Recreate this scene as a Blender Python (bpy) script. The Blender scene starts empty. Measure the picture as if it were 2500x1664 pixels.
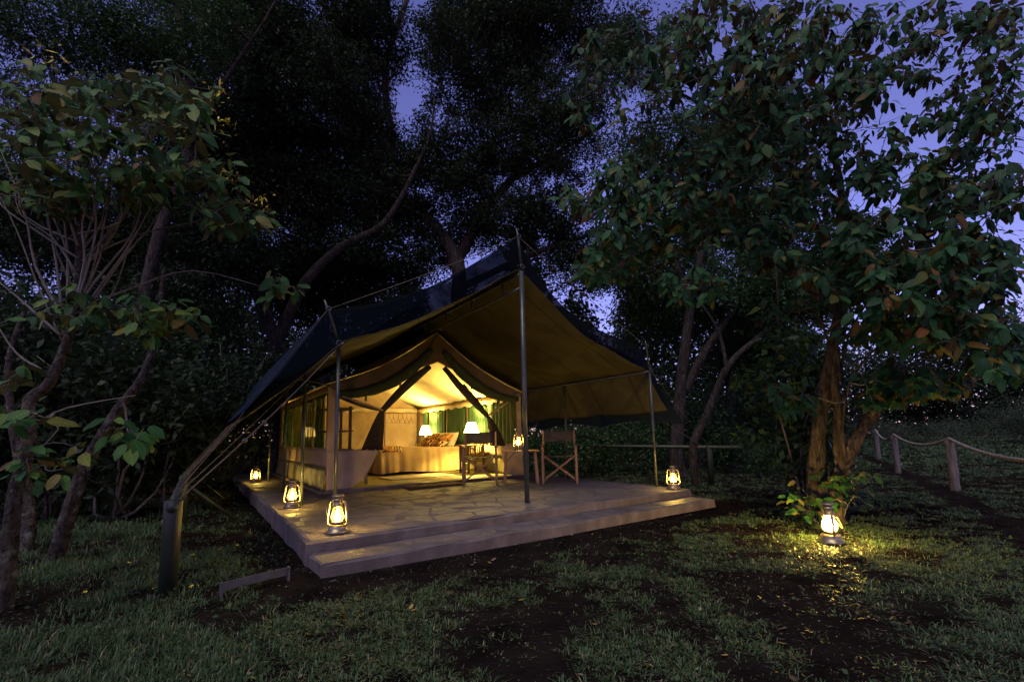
import bpy, math, random
import numpy as np
from mathutils import Matrix, Vector

random.seed(7)
RNG = np.random.default_rng(11)
SC = bpy.context.scene
COL = SC.collection
PI = math.pi

# ---------------------------------------------------------------- camera
IW, IH = 2500.0, 1664.0
F, PITCH, ROLL, SY = 1119.62, .1249, .0224, 90.96
PT = .20                                    # terrace top above the ground
CZ = PT + .782
OX, OY, YAW = -1.626, 3.722, .5982          # front left corner of the terrace
_cp, _sp, _c, _s = math.cos(PITCH), math.sin(PITCH), math.cos(ROLL), math.sin(ROLL)
FW = np.array([0, _cp, _sp]); _up = np.array([0, -_sp, _cp]); _r = np.array([1., 0, 0])
RT = _c * _r - _s * _up
UP = _s * _r + _c * _up
CAMP = np.array([0, 0, CZ])
cam = bpy.data.cameras.new('camera')
cam.sensor_width = 36; cam.lens = F / IW * 36; cam.shift_y = SY / IW
cam.clip_end = 2000; cam.clip_start = .05
camo = bpy.data.objects.new('camera', cam); COL.objects.link(camo)
M = Matrix(((RT[0], UP[0], -FW[0], 0), (RT[1], UP[1], -FW[1], 0), (RT[2], UP[2], -FW[2], CZ), (0, 0, 0, 1)))
camo.matrix_world = M
SC.camera = camo

# ---------------------------------------------------------------- sky, sun, exposure
world = bpy.data.worlds.new('World'); SC.world = world; world.use_nodes = True
wn = world.node_tree; wn.nodes.clear()
SUN_EL, SUN_ROT = math.radians(9.0), math.radians(200)
sky = wn.nodes.new('ShaderNodeTexSky'); sky.sky_type = 'NISHITA'; sky.sun_disc = False
sky.sun_elevation = SUN_EL; sky.sun_rotation = SUN_ROT; sky.altitude = 1500; sky.air_density = 1.0; sky.dust_density = .0; sky.ozone_density = 3.0
tint = wn.nodes.new('ShaderNodeMix'); tint.data_type = 'RGBA'; tint.blend_type = 'MULTIPLY'
tint.inputs[0].default_value = 1.0
tint.inputs[7].default_value = (1.66, .86, 1.28, 1)
bg = wn.nodes.new('ShaderNodeBackground'); bg.inputs[1].default_value = .046
wo = wn.nodes.new('ShaderNodeOutputWorld')
wn.links.new(sky.outputs[0], tint.inputs[6]); wn.links.new(tint.outputs[2], bg.inputs[0]); wn.links.new(bg.outputs[0], wo.inputs[0])
sun = bpy.data.lights.new('sun', 'SUN'); sun.energy = .45; sun.angle = math.radians(40); sun.color = (1, .93, .86)
suno = bpy.data.objects.new('sun', sun); COL.objects.link(suno)
suno.rotation_euler = (math.radians(30), 0, math.radians(-22))     # last light from behind the camera
suno.location = (-3, -8, 9)
SC.view_settings.view_transform = 'Standard'; SC.view_settings.look = 'None'
SC.view_settings.gamma = 1; SC.view_settings.use_curve_mapping = False
SC.view_settings.exposure = 2.0
SC.render.engine = 'CYCLES'
cy = SC.cycles
cy.use_denoising = True
try: cy.denoiser = 'OPENIMAGEDENOISE'
except Exception: pass
cy.max_bounces = 6; cy.diffuse_bounces = 3; cy.glossy_bounces = 3; cy.transmission_bounces = 4; cy.transparent_max_bounces = 12
cy.caustics_reflective = False; cy.caustics_refractive = False
cy.sample_clamp_indirect = 4

# ---------------------------------------------------------------- pixel / frame helpers
def ray(x, y): return FW + RT * (x - IW / 2) / F - UP * (y - IH / 2 - SY) / F
def at(x, y, D):
    d = ray(x, y); return CAMP + d * D / d[1]
def ong(x, y, z=0.):
    d = ray(x, y); return CAMP + d * (z - CZ) / d[2]
UU = np.array([math.cos(YAW), math.sin(YAW), 0]); VV = np.array([-UU[1], UU[0], 0]); OO = np.array([OX, OY, PT])
def Q(u, v, z=0.): return OO + u * UU + v * VV + np.array([0, 0, z])
def to_uv(x, y):
    d = np.array([x - OX, y - OY]); return d[..., 0] * UU[0] + d[..., 1] * UU[1], d[..., 0] * VV[0] + d[..., 1] * VV[1]
def uvgrid(X, Y):
    dx, dy = X - OX, Y - OY; return dx * UU[0] + dy * UU[1], dx * VV[0] + dy * VV[1]

# ---------------------------------------------------------------- value noise (numpy)
_T = RNG.random((64, 64))
def vnoise(x, y):
    x = np.asarray(x, float); y = np.asarray(y, float)
    xi = np.floor(x).astype(int); yi = np.floor(y).astype(int); fx = x - xi; fy = y - yi
    fx = fx * fx * (3 - 2 * fx); fy = fy * fy * (3 - 2 * fy)
    g = lambda a, b: _T[a % 64, b % 64]
    return (g(xi, yi) * (1 - fx) + g(xi + 1, yi) * fx) * (1 - fy) + (g(xi, yi + 1) * (1 - fx) + g(xi + 1, yi + 1) * fx) * fy
def fbm(x, y, o=4):
    r = 0; a = .5
    for i in range(o): r = r + a * vnoise(x * 2 ** i + 17 * i, y * 2 ** i + 31 * i); a *= .5
    return r

# ---------------------------------------------------------------- objects
def link(o): COL.objects.link(o); return o
def thing(name, label, cat, loc=(0, 0, 0), rotz=0., group=None):
    o = link(bpy.data.objects.new(name, None)); o.empty_display_size = .1
    o.location = loc; o.rotation_euler = (0, 0, rotz)
    o['label'] = label; o['category'] = cat
    if group: o['group'] = group
    return o
def tag(o, label=None, cat=None, group=None, kind=None):
    for k, v in (('label', label), ('category', cat), ('group', group), ('kind', kind)):
        if v: o[k] = v
    return o
class MB:
    def __init__(s): s.v = []; s.f = []
    def add(s, vs, fs):
        n = len(s.v); s.v.extend([tuple(map(float, p)) for p in vs]); s.f.extend([tuple(i + n for i in f) for f in fs]); return s
    def box(s, c, d, rz=0., rx=0., ry=0.):
        R = (Matrix.Rotation(rz, 3, 'Z') @ Matrix.Rotation(ry, 3, 'Y') @ Matrix.Rotation(rx, 3, 'X'))
        vs = []
        for z in (-1, 1):
            for y in (-1, 1):
                for x in (-1, 1):
                    p = R @ Vector((x * d[0] / 2, y * d[1] / 2, z * d[2] / 2)); vs.append((p.x + c[0], p.y + c[1], p.z + c[2]))
        return s.add(vs, [(0, 2, 3, 1), (4, 5, 7, 6), (0, 1, 5, 4), (2, 6, 7, 3), (0, 4, 6, 2), (1, 3, 7, 5)])
    def beam(s, a, b, w, h, up=(0, 0, 1)):
        a = Vector(a); b = Vector(b); d = (b - a).normalized(); up = Vector(up)
        x = d.cross(up)
        if x.length < 1e-4: x = d.cross(Vector((1, 0, 0)))
        x.normalize(); y = x.cross(d)
        vs = [p + x * (i * w / 2) + y * (j * h / 2) for p in (a, b) for j in (-1, 1) for i in (-1, 1)]
        return s.add(vs, [(0, 1, 3, 2), (4, 6, 7, 5), (0, 4, 5, 1), (2, 3, 7, 6), (0, 2, 6, 4), (1, 5, 7, 3)])
    def tube(s, pts, r, n=8, cap=True, jit=0., flute=0.):
        P = [Vector(tuple(map(float, p))) for p in pts]; m = len(P)
        rs = list(r) if hasattr(r, '__len__') else [r] * m
        vs = []; x = None
        for i in range(m):
            d = (P[min(i + 1, m - 1)] - P[max(i - 1, 0)]).normalized()
            if x is None:
                x = d.orthogonal().normalized()
            else:
                x = (x - d * x.dot(d))
                x = x.normalized() if x.length > 1e-5 else d.orthogonal().normalized()
            y = d.cross(x)
            for k in range(n):
                a = 2 * PI * k / n; q = rs[i] * (1 + (random.uniform(-jit, jit) if jit else 0))
                if flute: q *= 1 + flute * ((fbm(3 + 2.6 * math.cos(a + i * .05), 9 + 2.6 * math.sin(a + i * .05) + i * .16, 3) - .45) * 2.4)
                vs.append(P[i] + x * (math.cos(a) * q) + y * (math.sin(a) * q))
        fs = [(i * n + k, i * n + (k + 1) % n, (i + 1) * n + (k + 1) % n, (i + 1) * n + k) for i in range(m - 1) for k in range(n)]
        if cap: fs += [tuple(range(n))[::-1], tuple((m - 1) * n + k for k in range(n))]
        return s.add(vs, fs)
    def lathe(s, prof, n=20, c=(0, 0, 0), cap=True):
        vs = [(c[0] + r * math.cos(2 * PI * k / n), c[1] + r * math.sin(2 * PI * k / n), c[2] + z) for r, z in prof for k in range(n)]
        m = len(prof)
        fs = [(i * n + k, i * n + (k + 1) % n, (i + 1) * n + (k + 1) % n, (i + 1) * n + k) for i in range(m - 1) for k in range(n)]
        if cap: fs += [tuple(range(n))[::-1], tuple((m - 1) * n + k for k in range(n))]
        return s.add(vs, fs)
    def sheet(s, fn, nu, nv):
        vs = [fn(i / nu, j / nv) for j in range(nv + 1) for i in range(nu + 1)]
        fs = [(j * (nu + 1) + i, j * (nu + 1) + i + 1, (j + 1) * (nu + 1) + i + 1, (j + 1) * (nu + 1) + i) for j in range(nv) for i in range(nu)]
        return s.add(vs, fs)
    def build(s, name, mat, parent=None, smooth=False, solid=0., bevel=0., loc=None):
        me = bpy.data.meshes.new(name); me.from_pydata(s.v, [], s.f); me.update()
        if smooth: me.polygons.foreach_set('use_smooth', [True] * len(me.polygons))
        me.materials.append(mat)
        o = link(bpy.data.objects.new(name, me))
        if parent: o.parent = parent
        if loc is not None: o.location = loc
        if solid:
            m = o.modifiers.new('s', 'SOLIDIFY'); m.thickness = solid; m.offset = 0
        if bevel:
            m = o.modifiers.new('b', 'BEVEL'); m.width = bevel; m.segments = 2; m.limit_method = 'ANGLE'
        return o
def npmesh(name, V, Fq, mat, parent=None, tone=None, smooth=False):
    """V (n,3), Fq (m,k) arrays of one polygon size"""
    me = bpy.data.meshes.new(name)
    V = np.ascontiguousarray(V, np.float32); Fq = np.ascontiguousarray(Fq, np.int32); m, k = Fq.shape
    me.vertices.add(len(V)); me.vertices.foreach_set('co', V.ravel())
    me.loops.add(m * k); me.loops.foreach_set('vertex_index', Fq.ravel())
    me.polygons.add(m); me.polygons.foreach_set('loop_start', np.arange(0, m * k, k, dtype=np.int32))
    me.polygons.foreach_set('loop_total', np.full(m, k, np.int32))
    if smooth: me.polygons.foreach_set('use_smooth', np.ones(m, bool))
    if tone is not None:
        a = me.attributes.new('tone', 'FLOAT', 'POINT'); a.data.foreach_set('value', np.ascontiguousarray(tone, np.float32))
    me.update(calc_edges=True); me.materials.append(mat)
    o = link(bpy.data.objects.new(name, me))
    if parent: o.parent = parent
    return o
def set_luv(me, uv):
    a = me.attributes.new('luv', 'FLOAT_VECTOR', 'POINT'); a.data.foreach_set('vector', np.ascontiguousarray(uv, np.float32).ravel())
def copy_tree(o, parent=None):
    c = link(o.copy()); c.parent = parent
    for ch in list(o.children): copy_tree(ch, c)
    return c

# ---------------------------------------------------------------- materials
def ramp(nt, fac, stops):
    r = nt.nodes.new('ShaderNodeValToRGB'); e = r.color_ramp.elements
    while len(e) < len(stops): e.new(.5)
    for i, (p, c) in enumerate(stops): e[i].position = p; e[i].color = (*c, 1)
    nt.links.new(fac, r.inputs[0]); return r.outputs[0]
def pmat(name, c1, c2=None, scale=8., rough=.8, bump=.0, bscale=None, metal=0., stretch=(1, 1, 1), spec=.3, detail=5, coord='Object', trans=0., tcol=None, extra=None):
    m = bpy.data.materials.new(name); m.use_nodes = True; nt = m.node_tree
    b = nt.nodes['Principled BSDF']; L = nt.links
    b.inputs['Roughness'].default_value = rough; b.inputs['Metallic'].default_value = metal
    b.inputs['Specular IOR Level'].default_value = spec
    tc = nt.nodes.new('ShaderNodeTexCoord'); mp = nt.nodes.new('ShaderNodeMapping'); mp.inputs['Scale'].default_value = stretch
    L.new(tc.outputs[coord], mp.inputs[0])
    nz = nt.nodes.new('ShaderNodeTexNoise'); nz.inputs['Scale'].default_value = scale; nz.inputs['Detail'].default_value = detail
    L.new(mp.outputs[0], nz.inputs[0])
    col = ramp(nt, nz.outputs[0], [(.3, c1), (.7, c2 or c1)])
    if extra: col = extra(nt, col, mp)
    L.new(col, b.inputs['Base Color'])
    if bump:
        n2 = nt.nodes.new('ShaderNodeTexNoise'); n2.inputs['Scale'].default_value = bscale or scale * 3; n2.inputs['Detail'].default_value = 6
        L.new(mp.outputs[0], n2.inputs[0])
        bp = nt.nodes.new('ShaderNodeBump'); bp.inputs['Strength'].default_value = bump; bp.inputs['Distance'].default_value = .02
        L.new(n2.outputs[0], bp.inputs['Height']); L.new(bp.outputs[0], b.inputs['Normal'])
    if trans:
        t = nt.nodes.new('ShaderNodeBsdfTranslucent'); 
        if tcol: t.inputs[0].default_value = (*tcol, 1)
        else: L.new(col, t.inputs[0])
        mx = nt.nodes.new('ShaderNodeMixShader'); mx.inputs[0].default_value = trans
        out = nt.nodes['Material Output']
        L.new(b.outputs[0], mx.inputs[1]); L.new(t.outputs[0], mx.inputs[2]); L.new(mx.outputs[0], out.inputs[0])
    return m
def see_through(name, col, alpha, rough=.8, trans=.3):
    """woven netting: a share of the light passes straight between the threads"""
    m = bpy.data.materials.new(name); m.use_nodes = True; nt = m.node_tree; L = nt.links
    b = nt.nodes['Principled BSDF']; b.inputs['Base Color'].default_value = (*col, 1); b.inputs['Roughness'].default_value = rough; b.inputs['Specular IOR Level'].default_value = .0
    t = nt.nodes.new('ShaderNodeBsdfTranslucent'); t.inputs[0].default_value = (*col, 1)
    mx0 = nt.nodes.new('ShaderNodeMixShader'); mx0.inputs[0].default_value = trans
    L.new(b.outputs[0], mx0.inputs[1]); L.new(t.outputs[0], mx0.inputs[2])
    tr = nt.nodes.new('ShaderNodeBsdfTransparent'); mx = nt.nodes.new('ShaderNodeMixShader')
    tc = nt.nodes.new('ShaderNodeTexCoord'); nz = nt.nodes.new('ShaderNodeTexNoise'); nz.inputs['Scale'].default_value = 3; L.new(tc.outputs['Object'], nz.inputs[0])
    mr = nt.nodes.new('ShaderNodeMapRange'); mr.inputs[1].default_value = .3; mr.inputs[2].default_value = .7; mr.inputs[3].default_value = alpha - .02; mr.inputs[4].default_value = alpha + .02
    L.new(nz.outputs[0], mr.inputs[0]); L.new(mr.outputs[0], mx.inputs[0])
    L.new(tr.outputs[0], mx.inputs[1]); L.new(mx0.outputs[0], mx.inputs[2]); L.new(mx.outputs[0], nt.nodes['Material Output'].inputs[0])
    return m
def emit(name, col, st):
    m = bpy.data.materials.new(name); m.use_nodes = True; nt = m.node_tree; nt.nodes.clear()
    e = nt.nodes.new('ShaderNodeEmission'); e.inputs[0].default_value = (*col, 1); e.inputs[1].default_value = st
    o = nt.nodes.new('ShaderNodeOutputMaterial'); nt.links.new(e.outputs[0], o.inputs[0]); return m
def leafmat(name, stops, under=None, rough=.55, trans=.35, source='attr', spec=.22, veins=False):
    m = bpy.data.materials.new(name); m.use_nodes = True; nt = m.node_tree; L = nt.links
    b = nt.nodes['Principled BSDF']; b.inputs['Roughness'].default_value = rough; b.inputs['Specular IOR Level'].default_value = spec
    if source == 'attr':
        a = nt.nodes.new('ShaderNodeAttribute'); a.attribute_name = 'tone'; fac = a.outputs['Fac']
    else:
        a = nt.nodes.new('ShaderNodeObjectInfo'); fac = a.outputs['Random']
    col = ramp(nt, fac, stops)
    if under:
        g = nt.nodes.new('ShaderNodeNewGeometry'); mix = nt.nodes.new('ShaderNodeMix'); mix.data_type = 'RGBA'
        L.new(g.outputs['Backfacing'], mix.inputs[0]); L.new(col, mix.inputs[6]); mix.inputs[7].default_value = (*under, 1); col = mix.outputs[2]
    tc = nt.nodes.new('ShaderNodeTexCoord'); nz = nt.nodes.new('ShaderNodeTexNoise'); nz.inputs['Scale'].default_value = 45; nz.inputs['Detail'].default_value = 3
    L.new(tc.outputs['Object'], nz.inputs[0])
    mv = nt.nodes.new('ShaderNodeMix'); mv.data_type = 'RGBA'; mv.blend_type = 'MULTIPLY'; mv.inputs[0].default_value = .6
    L.new(col, mv.inputs[6]); g2 = ramp(nt, nz.outputs[0], [(.35, (.5, .5, .5)), (.65, (1.3, 1.3, 1.2))]); L.new(g2, mv.inputs[7]); col = mv.outputs[2]
    if veins:
        at_ = nt.nodes.new('ShaderNodeAttribute'); at_.attribute_name = 'luv'; sx = nt.nodes.new('ShaderNodeSeparateXYZ'); L.new(at_.outputs['Vector'], sx.inputs[0])
        def mth(op, a, b=None):
            m_ = nt.nodes.new('ShaderNodeMath'); m_.operation = op
            for i_, q_ in enumerate((a, b)):
                if q_ is None: continue
                if isinstance(q_, (int, float)): m_.inputs[i_].default_value = q_
                else: L.new(q_, m_.inputs[i_])
            return m_.outputs[0]
        ay = mth('ABSOLUTE', sx.outputs[1]); ph = mth('MULTIPLY', mth('SUBTRACT', sx.outputs[0], mth('MULTIPLY', ay, .8)), 52.)
        vn = mth('POWER', mth('ABSOLUTE', mth('SINE', mth('MULTIPLY', ph, .5))), .6); mid = mth('MINIMUM', mth('MULTIPLY', ay, 40.), 1.)
        vv = mth('MULTIPLY', vn, mid); m3 = nt.nodes.new('ShaderNodeMix'); m3.data_type = 'RGBA'; m3.blend_type = 'MULTIPLY'; m3.inputs[0].default_value = 1.
        L.new(col, m3.inputs[6]); L.new(ramp(nt, vv, [(.0, (1.75, 1.6, 1.25)), (.75, (.85, .87, .85))]), m3.inputs[7]); col = m3.outputs[2]
    L.new(col, b.inputs['Base Color'])
    t = nt.nodes.new('ShaderNodeBsdfTranslucent'); L.new(col, t.inputs[0])
    mx = nt.nodes.new('ShaderNodeMixShader'); mx.inputs[0].default_value = trans
    L.new(b.outputs[0], mx.inputs[1]); L.new(t.outputs[0], mx.inputs[2]); L.new(mx.outputs[0], nt.nodes['Material Output'].inputs[0])
    return m
def weave(nt, col, mp):
    w = nt.nodes.new('ShaderNodeTexNoise'); w.inputs['Scale'].default_value = 1.7; w.inputs['Detail'].default_value = 3
    nt.links.new(mp.outputs[0], w.inputs[0])
    mv = nt.nodes.new('ShaderNodeMix'); mv.data_type = 'RGBA'; mv.blend_type = 'MULTIPLY'; mv.inputs[0].default_value = .7
    nt.links.new(col, mv.inputs[6]); nt.links.new(ramp(nt, w.outputs[0], [(.35, (.7, .68, .66)), (.65, (1.05, 1.05, 1.05))]), mv.inputs[7]); return mv.outputs[2]
def bedcloth(nt, col, mp): return weave(nt, col, mp)
def kuba(nt, col, mp):
    v = nt.nodes.new('ShaderNodeTexVoronoi'); v.inputs['Scale'].default_value = 9; v.feature = 'DISTANCE_TO_EDGE'
    nt.links.new(mp.outputs[0], v.inputs[0])
    w = nt.nodes.new('ShaderNodeTexWave'); w.inputs['Scale'].default_value = 7; w.inputs['Distortion'].default_value = 9; w.inputs['Detail'].default_value = 1
    nt.links.new(mp.outputs[0], w.inputs[0])
    a = ramp(nt, v.outputs[0], [(.05, (.012, .008, .006)), (.07, (.45, .2, .06))])
    b = ramp(nt, w.outputs[0], [(.45, (.012, .008, .006)), (.5, (.62, .42, .2))])
    n = nt.nodes.new('ShaderNodeTexNoise'); n.inputs['Scale'].default_value = 3; nt.links.new(mp.outputs[0], n.inputs[0])
    mx = nt.nodes.new('ShaderNodeMix'); mx.data_type = 'RGBA'
    nt.links.new(ramp(nt, n.outputs[0], [(.47, (0, 0, 0)), (.5, (1, 1, 1))]), mx.inputs[0]); nt.links.new(a, mx.inputs[6]); nt.links.new(b, mx.inputs[7]); return mx.outputs[2]
def cracks(nt, col, mp):
    m2 = nt.nodes.new('ShaderNodeMapping'); m2.inputs['Scale'].default_value = (1, 1, .7); nt.links.new(mp.outputs[0], m2.inputs[0])
    n = nt.nodes.new('ShaderNodeTexNoise'); n.inputs['Scale'].default_value = 26; n.inputs['Detail'].default_value = 8; n.inputs['Roughness'].default_value = .7; n.inputs['Distortion'].default_value = .8; nt.links.new(m2.outputs[0], n.inputs[0])
    mv = nt.nodes.new('ShaderNodeMix'); mv.data_type = 'RGBA'; mv.blend_type = 'MULTIPLY'; mv.inputs[0].default_value = 1.
    nt.links.new(col, mv.inputs[6]); nt.links.new(ramp(nt, n.outputs[0], [(.40, (.12, .11, .10)), (.50, (.8, .78, .75)), (.66, (1.7, 1.6, 1.5))]), mv.inputs[7])
    b = [q for q in nt.nodes if q.type == 'BSDF_PRINCIPLED'][0]; bp = nt.nodes.new('ShaderNodeBump'); bp.inputs['Strength'].default_value = 1.; bp.inputs['Distance'].default_value = .05
    nt.links.new(n.outputs[0], bp.inputs['Height']); nt.links.new(bp.outputs[0], b.inputs['Normal']); return mv.outputs[2]
def lichen(nt, col, mp):
    col = cracks(nt, col, mp)
    n = nt.nodes.new('ShaderNodeTexNoise'); n.inputs['Scale'].default_value = 14; n.inputs['Detail'].default_value = 6; nt.links.new(mp.outputs[0], n.inputs[0])
    mx = nt.nodes.new('ShaderNodeMix'); mx.data_type = 'RGBA'; mx.inputs[7].default_value = (.15, .165, .14, 1)
    nt.links.new(ramp(nt, n.outputs[0], [(.58, (0, 0, 0)), (.68, (.8, .8, .8))]), mx.inputs[0]); nt.links.new(col, mx.inputs[6]); return mx.outputs[2]
def streaks(nt, col, mp):
    m2 = nt.nodes.new('ShaderNodeMapping'); m2.inputs['Scale'].default_value = (3.2, 3.2, .45); nt.links.new(mp.outputs[0], m2.inputs[0])
    n = nt.nodes.new('ShaderNodeTexNoise'); n.inputs['Scale'].default_value = 1.4; n.inputs['Detail'].default_value = 5; nt.links.new(m2.outputs[0], n.inputs[0])
    mv = nt.nodes.new('ShaderNodeMix'); mv.data_type = 'RGBA'; mv.blend_type = 'MULTIPLY'; mv.inputs[0].default_value = .8
    nt.links.new(col, mv.inputs[6]); nt.links.new(ramp(nt, n.outputs[0], [(.34, (.66, .63, .62)), (.62, (1.1, 1.08, 1.08))]), mv.inputs[7]); return mv.outputs[2]

def stonetone(nt, col, mp):
    oi = nt.nodes.new('ShaderNodeObjectInfo'); mv = nt.nodes.new('ShaderNodeMix'); mv.data_type = 'RGBA'; mv.blend_type = 'MULTIPLY'; mv.inputs[0].default_value = 1.
    nt.links.new(col, mv.inputs[6]); nt.links.new(ramp(nt, oi.outputs['Random'], [(0, (.72, .72, .76)), (.5, (1, .98, .96)), (1, (1.25, 1.16, 1.02))]), mv.inputs[7]); return mv.outputs[2]
WARM = (1., .65, .13)
MT = dict(
    soil=pmat('soil', (.006, .0045, .004), (.018, .0135, .011), 3.5, 1., 1., 30, coord='Object', spec=.0),
    path=pmat('path_soil', (.008, .006, .0055), (.022, .017, .015), 6, 1., 1., 30, spec=.0),
    mortar=pmat('mortar', (.092, .076, .075), (.148, .122, .12), 6, .9, .35, 60, extra=streaks),
    joint=pmat('joint_mortar', (.13, .10, .09), (.2, .16, .14), 12, .95, .4, 90),
    stone=pmat('flagstone', (.08, .068, .066), (.15, .126, .12), 5, .6, .6, 22, spec=.4, extra=stonetone),
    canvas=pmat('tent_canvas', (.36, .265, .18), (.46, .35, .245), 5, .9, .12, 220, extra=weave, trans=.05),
    gable=pmat('shaded_gable_canvas', (.095, .066, .046), (.145, .102, .072), 5, .9, .12, 220, extra=weave, trans=.02),  # tent canvas in a darker tone, the shade under the fly put into its colour
    ceil=pmat('roof_canvas', (.56, .47, .32), (.66, .56, .4), 4, .9, .1, 200, extra=weave, trans=.08),
    fly=pmat('fly_canvas', (.030, .021, .0085), (.044, .031, .0125), 3, .85, .1, 180, extra=weave, trans=.03),
    olive=pmat('groundsheet', (.16, .14, .06), (.22, .19, .09), 6, .5, .15, 40),
    dgreen=pmat('window_roll', (.022, .035, .014), (.045, .06, .026), 6, .85, .15, 60),
    curtain=pmat('green_curtain', (.04, .085, .035), (.065, .125, .055), 5, .85, .2, 60, stretch=(9, 9, .7), trans=.2),
    sheer=see_through('sheer_curtain', (.03, .085, .025), .80),
    mesh=see_through('mosquito_mesh', (.10, .08, .05), .22),
    flapmesh=see_through('flap_mesh', (.035, .03, .032), .86),
    band=pmat('door_band', (.035, .03, .022), (.055, .045, .032), 10, .85, .1, 90),
    net=see_through('shade_net', (.016, .024, .040), .975, trans=.15),
    steel=pmat('green_steel', (.03, .036, .034), (.055, .062, .058), 12, .28, .05, 60, spec=.5),
    pipe=pmat('olive_pipe', (.013, .02, .011), (.021, .03, .016), 5, .5, .1, 40, spec=.5, extra=streaks),
    rope=pmat('rope', (.075, .062, .048), (.15, .125, .098), 90, .9, .3, 200),
    paleRope=pmat('pale_rope', (.20, .18, .18), (.32, .29, .28), 60, .9, .8, 120),
    wood=pmat('chair_wood', (.16, .08, .035), (.30, .17, .08), 7, .5, .15, 30, stretch=(1, 1, .15), spec=.4),
    darkwood=pmat('dark_wood', (.05, .022, .01), (.11, .05, .022), 6, .45, .1, 30, stretch=(1, .2, 1), spec=.4),
    sling=pmat('chair_canvas', (.045, .04, .035), (.075, .065, .055), 9, .9, .15, 220),
    bed=pmat('bedspread', (.34, .23, .11), (.44, .31, .16), 4, .9, .12, 60, extra=bedcloth),
    sheet=pmat('pillow_cloth', (.62, .52, .36), (.7, .6, .44), 6, .9, .1, 60),
    kuba=pmat('patterned_cloth', (.4, .2, .08), (.5, .3, .1), 4, .9, .1, 60, extra=kuba),
    rug=pmat('rug', (.34, .29, .21), (.46, .4, .3), 40, .95, .4, 160),
    mat=pmat('coir_mat', (.09, .05, .02), (.17, .10, .045), 60, .98, .8, 220),
    brass=pmat('lantern_tin', (.30, .235, .13), (.42, .34, .2), 20, .36, .05, 60, metal=.75, spec=.5),
    wire=pmat('hanger_wire', (.02, .018, .016), (.03, .027, .024), 30, .4, 0, metal=.5),
    galv=pmat('scraper_steel', (.09, .09, .10), (.15, .15, .165), 14, .5, .1, 60, metal=.6, extra=weave),
    post=pmat('weathered_post', (.075, .065, .06), (.19, .165, .155), 6, .85, .6, 25, stretch=(4, 4, .35)),
    barkA=pmat('pale_bark', (.036, .028, .024), (.085, .068, .058), 9, .95, .0, 26, extra=lichen),
    barkB=pmat('rough_bark', (.024, .018, .014), (.085, .066, .05), 10, .95, .0, 18, stretch=(1, 1, .28), extra=cracks),
    barkC=pmat('dark_bark', (.02, .015, .013), (.06, .046, .04), 8, .95, .0, 14, stretch=(1, 1, .4), extra=cracks),
    twig=pmat('twig', (.085, .072, .06), (.16, .138, .118), 12, .9),
    flameglow=emit('flame', WARM, 175.),
    bulb=emit('bulb', (1, .69, .14), 3000.),
    shade=emit('lamp_shade', (1, .72, .2), 17.),
    dimbulb=emit('dim_bulb', (1, .58, .1), 350.),
    dimshade=emit('dim_lamp_shade', (1, .58, .12), 1.6),
    yflower=pmat('yellow_petals', (.55, .42, .04), (.7, .55, .06), 9, .6),
)
def glassmat():
    m = bpy.data.materials.new('lantern_glass'); m.use_nodes = True; nt = m.node_tree; L = nt.links; nt.nodes.clear()
    tr = nt.nodes.new('ShaderNodeBsdfTransparent'); tr.inputs[0].default_value = (1, .97, .9, 1)
    gl = nt.nodes.new('ShaderNodeBsdfGlossy'); gl.inputs['Roughness'].default_value = .06
    tl = nt.nodes.new('ShaderNodeBsdfTranslucent'); tl.inputs[0].default_value = (.9, .85, .75, 1)
    fr = nt.nodes.new('ShaderNodeFresnel'); m1 = nt.nodes.new('ShaderNodeMixShader'); m2 = nt.nodes.new('ShaderNodeMixShader')
    m1.inputs[0].default_value = .045
    L.new(tr.outputs[0], m1.inputs[1]); L.new(tl.outputs[0], m1.inputs[2]); L.new(fr.outputs[0], m2.inputs[0]); L.new(m1.outputs[0], m2.inputs[1]); L.new(gl.outputs[0], m2.inputs[2])
    o = nt.nodes.new('ShaderNodeOutputMaterial'); L.new(m2.outputs[0], o.inputs[0]); return m
MT['glass'] = glassmat()
def seams(nt, col, mp):
    col = weave(nt, col, mp); L = nt.links
    sp = nt.nodes.new('ShaderNodeSeparateXYZ'); L.new(mp.outputs[0], sp.inputs[0])
    w = nt.nodes.new('ShaderNodeMath'); w.operation = 'PINGPONG'; w.inputs[1].default_value = .46; L.new(sp.outputs[1], w.inputs[0])
    mv = nt.nodes.new('ShaderNodeMix'); mv.data_type = 'RGBA'; mv.blend_type = 'MULTIPLY'; mv.inputs[0].default_value = 1.
    L.new(col, mv.inputs[6]); L.new(ramp(nt, w.outputs[0], [(.012, (.5, .5, .5)), (.02, (1, 1, 1))]), mv.inputs[7])
    n = nt.nodes.new('ShaderNodeTexNoise'); n.inputs['Scale'].default_value = .9; n.inputs['Detail'].default_value = 5; n.inputs['Distortion'].default_value = 1.2; L.new(mp.outputs[0], n.inputs[0])
    m2 = nt.nodes.new('ShaderNodeMix'); m2.data_type = 'RGBA'; m2.blend_type = 'MULTIPLY'; m2.inputs[0].default_value = 1.
    L.new(mv.outputs[2], m2.inputs[6]); L.new(ramp(nt, n.outputs[0], [(.42, (.72, .7, .68)), (.5, (1.05, 1.05, 1.05)), (.62, (.9, .9, .88))]), m2.inputs[7]); return m2.outputs[2]
MT['fly'] = pmat('fly_canvas_seamed', (.066, .057, .026), (.092, .08, .037), 3, .85, .15, 90, extra=seams, trans=.02)
GREENS = [(0, (.014, .050, .012)), (.3, (.022, .085, .018)), (.62, (.05, .135, .028)), (.8, (.09, .165, .03)), (.93, (.15, .17, .035)), (1., (.15, .08, .028))]
MT['leafA'] = leafmat('broad_leaf', GREENS, (.055, .058, .026), veins=True)
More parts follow.
